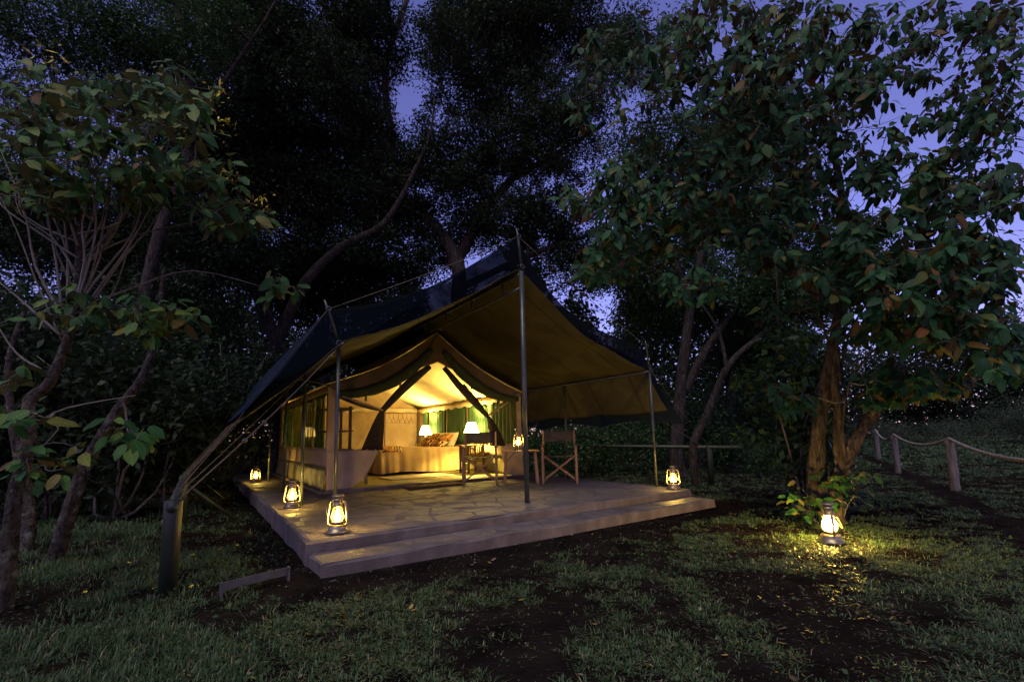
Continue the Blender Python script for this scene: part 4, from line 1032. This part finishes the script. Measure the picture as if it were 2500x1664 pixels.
stems = [([(150, 830), (90, 690), (40, 560), (-30, 420)], D1 + .3), ([(170, 790), (230, 690), (330, 560), (345, 440)], D1 + .3), ([(185, 720), (120, 560), (110, 420)], D1 + .35), ([(190, 620), (250, 540), (280, 400), (420, 260)], D1 + .4),
         ([(100, 900), (30, 850), (-60, 700)], D1), ([(195, 640), (330, 575), (480, 540), (620, 500)], D1 + .5), ([(180, 760), (330, 700), (470, 660), (640, 700)], D1 + .6), ([(190, 600), (160, 480), (180, 330)], D1 + .3), ([(60, 1060), (150, 1000), (330, 965)], D1 - .1),
         ([(190, 560), (215, 430), (300, 300)], D1 + .5), ([(185, 640), (260, 600), (330, 480), (440, 400)], D1 + .55), ([(150, 820), (60, 740), (0, 690)], D1 + .2)]
for k in range(26):
    x = random.uniform(-60, 480); y0 = random.uniform(520, 860); x0 = float(np.interp(y0, [500, 640, 779, 925], [195, 190, 179, 125])); yt = random.uniform(280, 520)
    q1 = random.uniform(.25, .55); stems.append(([(x0, y0), (x0 + (x - x0) * q1 + random.uniform(-25, 25), y0 + (yt - y0) * random.uniform(.2, .45)), (x0 + (x - x0) * .8 + random.uniform(-30, 30), y0 + (yt - y0) * .65), (x, yt)], D1 + random.uniform(.1, .8)))
for pp, D in stems:
    P = px_path(pp, D); limb(tA, P, random.uniform(.006, .012), .003, 'twig', 'stem', sides=6, n=10); nodesA += list(smooth_path(P, 8)[2:])
cA = px_cloud([(250, 300, 240, 130, 80, 2.6, 3.8), (120, 380, 170, 130, 47, 2.5, 3.6), (420, 260, 110, 110, 32, 2.9, 3.7), (480, 440, 110, 70, 29, 2.9, 3.7), (360, 420, 120, 80, 29, 2.9, 3.7), (60, 230, 90, 90, 20, 2.8, 3.6),
               (590, 520, 85, 40, 20, 3.1, 3.8), (180, 460, 200, 40, 20, 2.8, 3.6), (660, 700, 60, 28, 7, 3.3, 3.8), (280, 770, 130, 45, 14, 2.9, 3.4), (410, 770, 80, 40, 8, 3.0, 3.4), (130, 745, 120, 40, 5, 2.8, 3.2), (60, 1020, 120, 40, 4, 2.4, 2.8), (300, 1060, 55, 40, 4, 2.7, 2.9), (140, 1130, 100, 40, 6, 2.5, 2.8), (20, 940, 40, 40, 2, 2.6, 2.9)])
broadleaf_crown(tA, cA, 7, .122, MT['leafA'], MT['leafAo'])
twigs(tA, cA, nodesA)
# small yellow flower sprays
for (x, y, D) in ((530, 225, 3.6), (545, 300, 3.6), (120, 135, 3.1), (560, 435, 3.5), (640, 500, 3.6)):
    mb = MB(); c = at(x, y, D) - np.array(tA.location)
    for k in range(26):
        p = c + RNG.normal(size=3) * .05; d = RNG.normal(size=3) * .014; e = np.cross(d, RNG.normal(size=3)); e = e / np.linalg.norm(e) * .008
        mb.add([p - d, p + e, p + d, p - e], [(0, 1, 2, 3)])
    o = mb.build('flower_spray', MT['yflower'], tA); o['kind'] = 'stuff'

# ================================================================ broad-leaved tree on the right, over the big lantern
bB = ground_start(1992, 1268)
tB = thing('broadleaf_tree', 'spreading tree with big leathery leaves and twisted trunks beside the path', 'tree', tuple(bB))
DB = bB[1]
L1 = [bB] + px_path([(1992, 1180), (1998, 1056), (2015, 952), (2031, 849), (2048, 766), (2062, 620), (2050, 440), (2000, 250)], [DB, DB, DB, DB, DB - .05, DB - .2, DB - .35, DB - .5])
limb(tB, L1, .105, .03, 'barkB', jit=.03, sides=28, n=90, power=.6, flute=.42)
bB2 = ground_start(2040, 1278)
L2 = [bB2] + px_path([(2046, 1200), (2052, 1139), (2044, 1015), (2040, 900), (2046, 800), (2090, 640)], DB - .25)
limb(tB, L2, .085, .022, 'barkB', jit=.05, sides=28, n=90, power=.5, flute=.6)
L3 = px_path([(2050, 1165), (2072, 1110), (2106, 1048), (2147, 981), (2172, 923), (2190, 890)], [DB - .25, DB - .25, DB - .2, DB - .2, DB - .15, DB - .1])
limb(tB, L3, .07, .04, 'barkB', jit=.04, sides=24, n=60, flute=.5)
limbs = [([(2048, 766), (1960, 700), (1850, 610), (1740, 560)], .03, DB), ([(2060, 640), (2150, 560), (2290, 440), (2480, 330)], .03, DB - .3), ([(2055, 500), (1900, 380), (1720, 260), (1560, 180)], .03, DB - .6), ([(2046, 830), (2180, 780), (2330, 720), (2480, 640)], .022, DB - .4),
         ([(2044, 1000), (2110, 880), (2200, 800)], .018, DB - .2), ([(2040, 950), (2080, 800), (2150, 700)], .016, DB - .2), ([(2044, 900), (1990, 760), (1900, 690)], .014, DB - .2), ([(2020, 330), (2150, 200), (2300, 60)], .025, DB - .5), ([(2010, 300), (1900, 150), (1830, 0)], .025, DB - .5), ([(1850, 610), (1650, 520), (1450, 510)], .018, DB - .1),
         ([(2172, 923), (2260, 880), (2420, 850)], .012, DB - .2), ([(2147, 981), (2250, 960), (2330, 930)], .010, DB - .4), ([(2058, 700), (2010, 560), (1960, 420)], .022, DB - .2), ([(1740, 560), (1640, 640), (1500, 690)], .014, DB), ([(2052, 1139), (2058, 1020), (2085, 880)], .02, DB - .25)]
nodesB = [p for P in (L1, L2) for p in smooth_path(P, 16)[7:]]
for pp, r, D in limbs:
    P = px_path(pp, [D - .25 * i / len(pp) for i in range(len(pp))]); limb(tB, P, r, r * .3, 'barkB', 'branch', sides=7, n=14); nodesB += list(smooth_path(P, 10)[2:])
cB = px_cloud([(2300, 60, 90, 60, 16, 3.6, 5), (2460, 150, 60, 60, 14, 3.4, 4.6), (2380, 420, 110, 40, 12, 3.4, 4.6), (2440, 770, 70, 40, 8, 3.2, 4.2), (1560, 150, 150, 130, 67, 3.6, 5), (1760, 130, 180, 140, 140, 3.2, 4.8), (1990, 130, 190, 150, 151, 3.0, 4.8), (2180, 110, 130, 110, 55, 3.6, 5), (1480, 480, 110, 60, 46, 3.8, 5), (1660, 430, 190, 110, 129, 3.5, 5), (1620, 560, 170, 60, 80, 3.6, 4.8), (1480, 640, 80, 40, 25, 3.7, 4.6),
               (1870, 380, 140, 120, 97, 3.4, 5), (2080, 330, 130, 130, 80, 3.4, 5), (1980, 500, 110, 80, 42, 3.6, 5), (2210, 420, 110, 60, 42, 3.4, 5), (2330, 470, 130, 60, 67, 3.2, 4.6), (2200, 580, 160, 70, 92, 3.2, 4.6), (2400, 640, 100, 100, 73, 3.0, 4.4), (2230, 710, 140, 80, 109, 3.0, 4.4), (2060, 660, 100, 70, 48, 3.4, 4.6),
               (1870, 600, 90, 60, 29, 3.6, 4.6), (2350, 800, 130, 50, 55, 3.1, 4.2), (2150, 800, 100, 40, 42, 3.3, 4.3), (2450, 860, 60, 50, 25, 3.0, 4.0), (2290, 930, 80, 30, 28, 3.5, 4.2), (2440, 250, 70, 70, 29, 3.4, 4.6), (2430, 60, 80, 60, 36, 3.4, 4.8), (2340, 320, 60, 60, 20, 3.5, 4.6), (1940, 960, 50, 40, 13, 4.3, 4.7), (2200, 930, 60, 50, 20, 3.9, 4.3), (1700, 690, 80, 40, 20, 3.6, 4.5), (2480, 460, 50, 60, 17, 3.0, 4), (2330, 200, 90, 60, 20, 3.6, 5), (2420, 330, 80, 40, 13, 3.4, 4.6), (2260, 280, 60, 40, 10, 3.6, 5), (1420, 250, 40, 60, 7, 4, 5), (2150, 930, 60, 60, 11, 3.9, 4.4), (1900, 760, 70, 40, 8, 4, 4.8)])
broadleaf_crown(tB, cB, 8, .118, MT['leafB'], MT['leafBo'], droop=.55)
twigs(tB, cB, nodesB)
# leafy suckers at its foot
sk = px_cloud([(1950, 1215, 35, 30, 8, DB - .5, DB - .2), (2000, 1165, 35, 25, 4, DB - .5, DB - .2), (2085, 1180, 45, 35, 11, DB - .6, DB - .3), (2035, 1215, 20, 25, 2, DB - .6, DB - .5), (1975, 1250, 25, 15, 3, DB - .55, DB - .4)])
tS = thing('leafy_suckers', 'young leafy shoots lit yellow round the lantern at the tree foot', 'shoots', tuple(ground_start(2020, 1275)))
broadleaf_crown(tS, sk, 5, .105, MT['leafA'], MT['leafAo'], droop=.2)
twigs(tS, sk, [np.array(tS.location) + np.array((dx, dy, .05)) for dx in (-.12, 0, .12) for dy in (-.05, .05)], r=.004, name='stems')

# ================================================================ tall forest trees behind
def forest_tree(label, bx, by_D, paths, crowns, nleaf, L, mat='leafD', bark='barkC', r0=.2, limbs=14, name='forest_tree', flat=.7, clr=.55, per=100, group='tall trees behind the tent'):
    x0 = at(bx, 1000, by_D); loc = np.array([x0[0], x0[1], float(gz(min(x0[0], 20), min(x0[1], 26))) - .1])
    t = thing(name, label, 'tree', tuple(loc), 0, group)
    nodes = []
    for i, (pp, D, ra, rb) in enumerate(paths):
        P = px_path(pp, D)
        if i == 0: P = [loc] + P
        limb(t, P, ra, rb, bark, 'trunk' if i == 0 else 'branch', sides=10, n=22, jit=.08); nodes += list(smooth_path(P, 12)[4:])
    N = np.array(nodes); tot = sum(c[4] for c in crowns); pts = []; mb = MB(); allc = []
    nleaf = int(nleaf * 2.3)
    for cx, cyy, D, R, w in crowns:
        c = at(cx, cyy, D); nc = max(4, int(nleaf * w / tot / per))
        cc = ell_points(nc, c, R, .2); pts.append(clumps(cc, RNG.uniform(.6, 1.3, nc) * clr, per, flat))
        allc.append(cc)
    allc = np.concatenate(allc); d0 = np.min(np.linalg.norm(allc[:, None] - N[None], axis=2), axis=1); grown = [p for p in N]; rad = [.05] * len(N)
    for q in allc[np.argsort(d0)]:
        G = np.array(grown); k = int(np.argmin(np.linalg.norm(G - q, axis=1))); r_ = max(.012, rad[k] * .72); P = bend(G[k], q, .13, 6)
        mb.tube(np.array(P) - loc, [r_, r_ * .9, r_ * .8, r_ * .7, r_ * .6, r_ * .45], 5, cap=False); grown += [P[2], P[4], P[5]]; rad += [r_ * .8, r_ * .65, r_ * .5]
    if mb.v: mb.build('limbs', MT[bark], t, smooth=True)['kind'] = 'stuff'
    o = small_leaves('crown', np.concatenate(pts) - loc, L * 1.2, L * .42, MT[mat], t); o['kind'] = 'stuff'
    return t
forest_tree('dark forest tree with a forked leaning trunk behind the left eave of the fly', 690, 13.5, [([(690, 900), (660, 800), (606, 658), (575, 560), (560, 380), (600, 150)], 13.5, .26, .07), ([(672, 850), (700, 780), (754, 678), (836, 602), (927, 556), (975, 490), (1010, 420), (1050, 330), (1060, 240)], 13.5, .2, .02), ([(585, 600), (500, 480), (430, 300)], 13.2, .1, .03), ([(560, 380), (700, 300), (850, 330)], 13, .1, .03)],
            [(620, 180, 13, (2.6, 2.2, 2.2), 1.2), (480, 330, 12.5, (1.8, 1.6, 1.4), .6), (760, 250, 13.5, (2.4, 2.2, 2.0), 1.0), (700, 480, 14.2, (2.2, 1.8, 1.1), .55), (860, 600, 14.5, (2.0, 1.6, 1.0), .3), (600, 30, 12.5, (3.0, 2, 1.6), .8), (800, 520, 14.6, (2.2, 1.8, 1.2), .6), (430, 520, 13, (2.2, 1.8, 1.5), .7), (950, 480, 14.8, (1.5, 1.5, 1.2), .35), (700, 640, 15, (2.4, 1.6, 1.0), .6), (720, 400, 14.5, (2.2, 1.6, 1.2), .6), (600, 430, 13.5, (1.6, 1.4, 1.2), .4), (900, 430, 15, (1.6, 1.4, 1.0), .35)], 88000, .12, limbs=60)
forest_tree('massive dark tree whose crown hangs over the ridge of the tent', 1120, 15, [([(1120, 780), (1116, 638), (1060, 551), (983, 474), (955, 332), (943, 153), (1010, -40)], 15, .3, .08), ([(1110, 650), (1180, 520), (1280, 380), (1300, 150), (1350, 0)], 15.2, .2, .06), ([(965, 400), (900, 240), (840, 90)], 14.6, .12, .04), ([(1240, 440), (1400, 350), (1480, 300)], 14.8, .1, .03), ([(1130, 700), (1300, 620), (1420, 580), (1560, 520)], 14.8, .13, .04)],
            [(1180, 130, 14.5, (2.6, 2.3, 2.4), 1.5), (1330, 330, 14.5, (2.2, 2, 2.0), 1.0), (1120, 400, 15, (2.3, 1.8, 1.6), .9), (900, 60, 14, (1.8, 2, 1.6), .6), (1300, 20, 14, (2.4, 2, 1.6), .8), (1300, 540, 15.2, (2.4, 1.6, 1.0), .7), (1000, 640, 15.8, (1.8, 1.6, .9), .25), (1450, 120, 14.5, (1.2, 1.4, 1.6), .35), (900, 330, 15, (1.4, 1.4, 1.2), .3), (850, 180, 15.5, (1.6, 1.6, 1.8), .45), (1080, 560, 16, (2.2, 1.6, 1.2), .5), (1420, 640, 15.5, (1.6, 1.4, 1.0), .4)], 82000, .125, limbs=90)
forest_tree('airy tree with fine drooping leaves above the left shrub', 330, 9.5, [([(330, 900), (380, 600), (470, 330), (450, 120), (420, -60)], 9.5, .16, .05), ([(470, 330), (560, 180), (640, 60), (690, -30)], 9.5, .06, .012), ([(450, 180), (300, 90), (150, 40)], 9.3, .07, .02)],
            [(200, 80, 9.2, (2.0, 1.3, .9), 1.0), (430, 70, 9.4, (1.7, 1.2, 1.0), .9), (60, 60, 9.0, (1.3, 1.0, .9), .5), (340, 190, 9.6, (1.8, 1.0, .7), .5), (120, 250, 10, (1.6, 1, .8), .4), (60, 420, 10.4, (1.5, 1.1, 1.0), .4), (300, 480, 10.6, (1.6, 1.1, 1.0), .45)], 17000, .09, mat='leafM', limbs=40)
forest_tree('twin-trunked tree behind the terrace lantern and pipe rail', 1655, 10.4, [([(1652, 1120), (1658, 1000), (1672, 850), (1690, 730), (1712, 600), (1722, 420)], 10.4, .17, .06), ([(1668, 960), (1720, 860), (1775, 780), (1830, 690), (1880, 560)], 10.4, .11, .04), ([(1690, 740), (1640, 620), (1600, 480), (1560, 300)], 10.4, .08, .03)],
            [(1560, 640, 11.2, (1.2, 1.2, 1.0), .5), (1780, 720, 11, (1.5, 1.3, 1.0), .7), (1650, 380, 11, (1.8, 1.3, 1.3), .6), (1850, 500, 11.5, (1.8, 1.3, 1.2), .6), (1550, 130, 12, (1.3, 1.2, 1.2), .3), (1850, 850, 12, (1.3, 1.2, .9), .5), (1600, 780, 12.5, (1.3, 1.2, .9), .4)], 34000, .10, mat='leafM', limbs=45)
forest_tree('slender tree with one trunk bowing over towards the broad-leaved tree', 1690, 8.9, [([(1692, 1089), (1724, 1014), (1774, 898), (1836, 836), (1915, 782), (2000, 776)], 8.9, .085, .035), ([(1774, 898), (1750, 800), (1680, 700)], 8.9, .04, .015)],
            [(2000, 740, 8.6, (.8, .6, .4), 1), (1900, 700, 8.8, (.7, .6, .4), .6)], 3500, .10, mat='leafM', limbs=8, name='leaning_tree')
forest_tree('straight pale trunk standing among the shrubs beyond the rail', 1788, 15, [([(1785, 1040), (1788, 950), (1800, 850), (1815, 600), (1820, 300)], 15, .16, .08)], [(1830, 330, 14.8, (2.2, 1.8, 1.6), 1), (2020, 620, 15.5, (2.4, 1.8, 1.4), .8), (1760, 560, 15, (1.8, 1.6, 1.4), .5)], 22000, .13, mat='leafM', bark='barkA', limbs=20)
forest_tree('thin trees at the far edge of the left thicket', 520, 12, [([(520, 1050), (525, 900), (500, 700), (520, 500)], 12, .09, .03), ([(560, 1000), (590, 820), (570, 640)], 12, .07, .02)], [(520, 620, 11.6, (1.6, 1.4, 1.2), 1), (440, 760, 11, (1.4, 1.2, 1.0), .8), (650, 960, 13, (1.2, 1.2, .8), .4)], 16000, .11, mat='leafD', limbs=16)

forest_tree('dense dark tree closing the gap behind the leafy shrub', 150, 11, [([(150, 1000), (140, 800), (170, 600), (150, 430)], 11, .14, .05), ([(150, 760), (60, 640), (0, 560)], 11, .06, .02)], [(60, 560, 10.8, (1.8, 1.4, 1.3), 1), (230, 600, 11.2, (1.8, 1.4, 1.2), 1), (-60, 480, 10.8, (1.6, 1.4, 1.4), .7), (350, 660, 11.6, (1.5, 1.3, 1.0), .7)], 17000, .12, mat='leafD')
forest_tree('dark tree filling the space between the forked trunk and the fly', 790, 17, [([(790, 950), (790, 800), (770, 650)], 17, .14, .06)], [(790, 720, 16.8, (2.2, 1.6, 1.2), 1), (880, 680, 17, (2.0, 1.6, 1.2), .8), (700, 720, 16.5, (1.6, 1.4, 1.2), .6)], 13000, .13, mat='leafD')
vine = thing('hanging_vine', 'thin bare vine hanging straight down beside the broad-leaved tree', 'vine', tuple(at(1895, 590, 6.6)))
limb(vine, px_path([(1895, 430), (1893, 600), (1900, 766), (1896, 860), (1892, 936)], 6.6), .016, .012, 'barkC', 'stem', sides=8, n=20)
stick = thing('bare_stick', 'thin crooked bare stick standing beside the pipe rail in the thicket', 'stick', tuple(ground_start(402, 1262)))
limb(stick, [ground_start(402, 1262)] + px_path([(402, 1160), (412, 1100), (404, 1060), (408, 1010)], ground_start(402, 1262)[1]), .016, .010, 'barkA', 'stem', sides=8, n=20)
# ================================================================ thicket shrubs
def shrub(label, px_, D, R, h, n, L, mat, group='dark thicket shrubs', name='thicket_shrub', stems=7, down=.1, cat='shrub', gy=None):
    x0 = at(px_, 1000, D); loc = np.array([x0[0], x0[1], float(gz(min(x0[0], 20), min(x0[1], 26))) - .05])
    t = thing(name, label, cat, tuple(loc), 0, group)
    mb = MB(); cc = []
    for k in range(stems):
        a = RNG.uniform(0, 2 * PI); e = np.array([math.cos(a) * R * RNG.uniform(.3, .9), math.sin(a) * R * RNG.uniform(.3, .8), h * RNG.uniform(.55, .98)])
        P = bend((RNG.normal() * .06, RNG.normal() * .06, 0), e, .10, 7); mb.tube(P, [.022, .019, .016, .013, .01, .008, .005], 5); cc += P[3:]
    mb.build('stem', MT['twig'], t, smooth=True)
    nc = max(6, int(n / 55)); cn = ell_points(nc, (0, 0, h * .55), (R, R * .8, h * .5), .1); cc = np.concatenate([np.array(cc), cn])
    pts = clumps(cc, np.full(len(cc), R * .30), n / len(cc), .8); pts = pts[pts[:, 2] > .05]
    o = small_leaves('foliage', pts, L, L * .5, MT[mat], t, down=down); o['kind'] = 'stuff'
    return t
TH = 'one of the dark leafy bushes packed in the thicket left of the tent'
for px_, D, R, h, n in [(-60, 6.2, 1.4, 3.2, 7000), (130, 6.6, 1.3, 2.6, 7000), (300, 6.4, 1.1, 2.4, 6000), (420, 7.5, 1.2, 2.6, 6000), (60, 8.6, 1.7, 4.2, 8000), (260, 8.8, 1.6, 4.0, 8000), (450, 9.6, 1.5, 3.4, 7000), (560, 11.5, 1.5, 3.4, 6000), (-150, 8.5, 1.8, 4.5, 7000)]:
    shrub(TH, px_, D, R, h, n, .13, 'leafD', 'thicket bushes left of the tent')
TR = 'one of the bushes growing behind the pipe rail beyond the terrace'
for px_, D, R, h, n in [(1300, 12.5, 1.3, 1.5, 4500), (1420, 11.5, 1.2, 1.25, 4500), (1540, 11.8, 1.2, 1.4, 4500), (1690, 12.0, 1.2, 2.2, 5000), (1850, 12.5, 1.3, 2.4, 6000), (1780, 10.8, .7, 1.1, 2600), (1950, 13.5, 1.4, 3.0, 6000), (1480, 14.5, 1.8, 2.6, 6000), (1640, 15, 1.8, 3.2, 6000)]:
    shrub(TR, px_, D, R, h, n, .09, 'leafM', 'bushes behind the pipe rail')
# glossy shrub right behind the big tree
shrub('glossy dark shrub with hanging leaves close behind the broad-leaved tree', 1955, 6.3, .75, 2.3, 2600, .15, 'leafM', None, 'glossy_shrub', 8, .5)
shrub('low dark bush standing alone on the lawn beyond the rail post', 1862, 9.5, .40, .75, 900, .08, 'leafM', None, 'low_bush', 5)
# pale weedy scrub beyond the rope fence
for px_, D, R, h, n in [(2240, 20, 1.5, .8, 3000), (2390, 20.5, 1.6, .8, 3000), (2480, 17, 1.4, 1.7, 4800), (2560, 15.5, 1.2, 1.6, 4000), (2120, 23, 1.8, 1.0, 3000), (2330, 26, 2.2, 1.1, 3000)]:
    shrub('one of the grey-green scrub bushes beyond the rope fence', px_, D, R, h, n, .075, 'leafS', 'scrub beyond the rope fence', 'scrub_bush', 6)
# tree line across the clearing
for px_, D, R, h, n in [(2080, 42, 5, 9, 5000), (2210, 46, 6, 9.5, 6000), (2340, 44, 6, 10.5, 6500), (2460, 40, 5, 10, 6000), (2580, 42, 6, 12, 6000), (1960, 40, 6, 11, 6000)]:
    shrub('one of the far trees in the dark tree line across the clearing', px_, D, R, h, n, .42, 'leafD', 'tree line across the clearing', 'far_tree', 4, cat='tree')
# wood behind everything, read as one mass
def backwood():
    n = 130000; x = RNG.uniform(-34, 16, n); y = 21 + RNG.random(n) * 6 + .10 * np.abs(x)
    hh = 8.6 + 2.4 * np.sin(x * .8 + 1) + 1.6 * np.sin(x * 2.1); z = RNG.random(n) ** .9 * hh
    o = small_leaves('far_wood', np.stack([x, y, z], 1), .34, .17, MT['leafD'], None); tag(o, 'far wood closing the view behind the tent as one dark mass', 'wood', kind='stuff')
backwood()
def far_bank():
    n = 34000; x = RNG.uniform(10, 85, n); y = 46 + RNG.random(n) * 8; hh = 3.6 + 1.2 * np.sin(x * .5) + .8 * np.sin(x * 1.7); z = RNG.random(n) * hh
    o = small_leaves('far_wood', np.stack([x, y, z], 1), .55, .28, MT['leafD'], None); tag(o, 'low dark undergrowth at the foot of the tree line across the clearing', 'wood', kind='stuff')
far_bank()

# ================================================================ grass, litter, flowers
def grass():
    """tufts of creeping blades that fan out over bare soil"""
    for nt_, per, xr, yr, h, w, lo in [(62000, 9, (-6, 6.5), (1.55, 5.4), .034, .0040, .0), (60000, 7, (-10, 14), (5.0, 13), .045, .008, .1), (34000, 7, (-4, 26), (11, 24), .09, .022, .3)]:
        x = RNG.uniform(*xr, nt_); y = yr[0] + (yr[1] - yr[0]) * RNG.random(nt_) ** 1.3
        m = np.clip(soilmask(x, y) * 1.0 + lo * (soilmask(x, y) > 0), 0, 1); fine = np.clip((fbm(x * 4.5 + 3, y * 4.5 + 7, 3) - .30) * 5.5, .05, 1)
        ok = (np.abs(x) < y * 1.25 + .6) & (RNG.random(nt_) < m * fine)
        x, y = x[ok], y[ok]; sz = RNG.uniform(.5, 1.35, len(x)); tt = RNG.random(len(x))
        k = len(x) * per; x = np.repeat(x, per); y = np.repeat(y, per); sz = np.repeat(sz, per); tt = np.repeat(tt, per)
        u, v = uvgrid(x, y)
        rich = np.clip((-u - .1) * 1.2, 0, 1) * (y < 9)                 # lusher on the left of the terrace
        a = RNG.uniform(0, 2 * PI, k); rad = RNG.random(k) * .030 * sz * (1 + .6 * rich); x = x + np.cos(a) * rad * RNG.uniform(.2, 2.2, k); y = y + np.sin(a) * rad * RNG.uniform(.2, 2.2, k)
        a = a + RNG.normal(size=k) * .7
        H = h * sz * RNG.uniform(.45, 1.2, k) * (1 + 1.3 * rich * RNG.random(k)); lean = np.clip(RNG.uniform(.4, 1.5, k) - .35 * rich, .15, 1.5); dx, dy = np.cos(a), np.sin(a)
        wx, wy = -dy * w / 2 * RNG.uniform(.6, 1.3, k), dx * w / 2 * RNG.uniform(.6, 1.3, k)
        z = gz(x, y) - .003; up = np.clip(1.1 - .62 * lean, .12, 1)
        V = np.stack([np.stack([x - wx, y - wy, z], 1), np.stack([x + wx, y + wy, z], 1),
                      np.stack([x + wx + dx * H * lean * .45, y + wy + dy * H * lean * .45, z + H * up * .75], 1), np.stack([x - wx + dx * H * lean * .45, y - wy + dy * H * lean * .45, z + H * up * .75], 1),
                      np.stack([x + dx * H * lean * 1.1, y + dy * H * lean * 1.1, z + H * up * .95], 1)], 1).reshape(-1, 3)
        q = np.arange(k)[:, None] * 5
        Fq = np.concatenate([q + [0, 1, 2], q + [0, 2, 3], q + [3, 2, 4]])
        tone = np.clip(tt * .6 + RNG.random(k) * .35, 0, 1); tone[RNG.random(k) < .05] = 1.
        o = npmesh('grass', V, Fq, MT['grass'], None, np.repeat(tone, 5)); tag(o, 'short patchy grass on dark soil round the terrace', 'grass', kind='stuff')
grass()
# low round-leaved weeds in the lush strip left of the terrace and here and there on the lawn
def weeds():
    n = 9000; x = RNG.uniform(-5, 5, n); y = RNG.uniform(1.8, 7.5, n); u, v = uvgrid(x, y)
    m = fbm(x * 2.2 + 50, y * 2.2 + 8, 3); ok = (soilmask(x, y) > .05) & (((u < -.15) & (m > .38)) | (m > .56)) & (np.abs(x) < y * 1.25 + .4)
    x, y = x[ok], y[ok]; c = np.stack([x, y, gz(x, y) + RNG.uniform(.01, .05, len(x))], 1)
    o = small_leaves('ground_weeds', c, .026, .022, MT['leafM'], None, spread=.3, down=0); tag(o, 'low round-leaved weeds creeping among the grass', 'weeds', kind='stuff')
weeds()
def litter():
    n = 60000; x = RNG.uniform(-6, 9, n); y = 1.6 + 9 * RNG.random(n) ** 1.6; u, v = uvgrid(x, y)
    ok = (np.abs(x) < y * 1.25 + .4) & ~((u > -.02) & (u < 4.96) & (v > -.42)) & (RNG.random(n) < .25 + .75 * (fbm(x * 1.9, y * 1.9 + 60, 3) > .42)); x, y = x[ok], y[ok]
    c = np.stack([x, y, gz(x, y) + .003], 1); L = np.where(RNG.random(len(x)) < .25, .05, .014)
    o = small_leaves('leaf_litter', c, L, np.where(L > .03, .0035, .008), MT['litter'], None, spread=.12, down=-.1); tag(o, 'crumbled leaf bits and twigs strewn over the soil', 'litter', kind='stuff')
litter()
LM = []
for V, Fs in TEMPL[:4]:
    W_ = V.copy(); W_[:, 2] = np.abs(W_[:, 2]) * .5 + .12 * W_[:, 1] ** 2 + .02; me = bpy.data.meshes.new('fallen_leaf'); me.from_pydata((W_ * (1, .8, 1)).tolist(), [], Fs); me.update(); me.materials.append(MT['dry']); LM.append(me)
for i in range(110):
    if i < 84:
        x = random.uniform(500, 2480); y = random.uniform(1240, 1655)
    else: x = random.uniform(900, 1900); y = 1406 - (x - 780) * .185 + random.uniform(-2, 50)
    p = ong(x, y); u, v = to_uv(p[0], p[1])
    if -.1 < u < 5 and v > -.42: continue
    o = link(bpy.data.objects.new('fallen_leaf', LM[i % 4])); L = random.uniform(.02, .052)
    o.location = (p[0], p[1], float(gz(p[0], p[1])) + .012); o.rotation_euler = (random.uniform(-.3, .3), random.uniform(-.3, .3), random.uniform(0, 6.3)); o.scale = (L, L, L)
    tag(o, 'dry fallen leaf lying on the lawn or bare soil', 'leaf', 'fallen leaves on the ground')
for k, (u_, v_) in enumerate(((.32, -.2), (.62, -.12), (1.4, -.3), (2.7, -.1), (3.9, -.28), (.55, .35), (2.9, .3), (3.6, .8), (.12, 1.3))):
    o = link(bpy.data.objects.new('fallen_leaf', LM[k % 4])); L = random.uniform(.03, .06); q = Q(u_, v_, (-.088 if v_ < 0 else .010))
    o.location = tuple(q); o.rotation_euler = (random.uniform(-.2, .2), random.uniform(-.2, .2), random.uniform(0, 6.3)); o.scale = (L, L, L)
    tag(o, 'dry fallen leaf lying on the stone step or terrace', 'leaf', 'fallen leaves on the terrace')
for (x, y) in ((425, 1340), (465, 1358), (500, 1350), (530, 1336), (575, 1330), (340, 1350), (200, 1450), (460, 1440), (370, 1430), (70, 1385), (310, 1370)):
    p = base(x, y + 12)
    t = thing('yellow_flower', 'small yellow wildflower in the grass by the pipe rail post', 'flower', tuple(p), 0, 'yellow wildflowers in the grass')
    h = random.uniform(.05, .09)
    MB().tube([(0, 0, 0), (.006, 0, h * .6), (.012, .004, h)], .0018, 5).build('stalk', MT['leafM'], t)
    mb = MB()
    for k in range(7):
        a = k * 2 * PI / 7; c = np.array((.012, .004, h)); d = np.array((math.cos(a), math.sin(a), random.uniform(-.3, .6))) * random.uniform(.012, .02); e = np.array((-math.sin(a), math.cos(a), 0)) * .007
        mb.add([c, c + d * .6 + e, c + d, c + d * .6 - e], [(0, 1, 2, 3)])
    mb.build('petals', MT['yflower'], t)
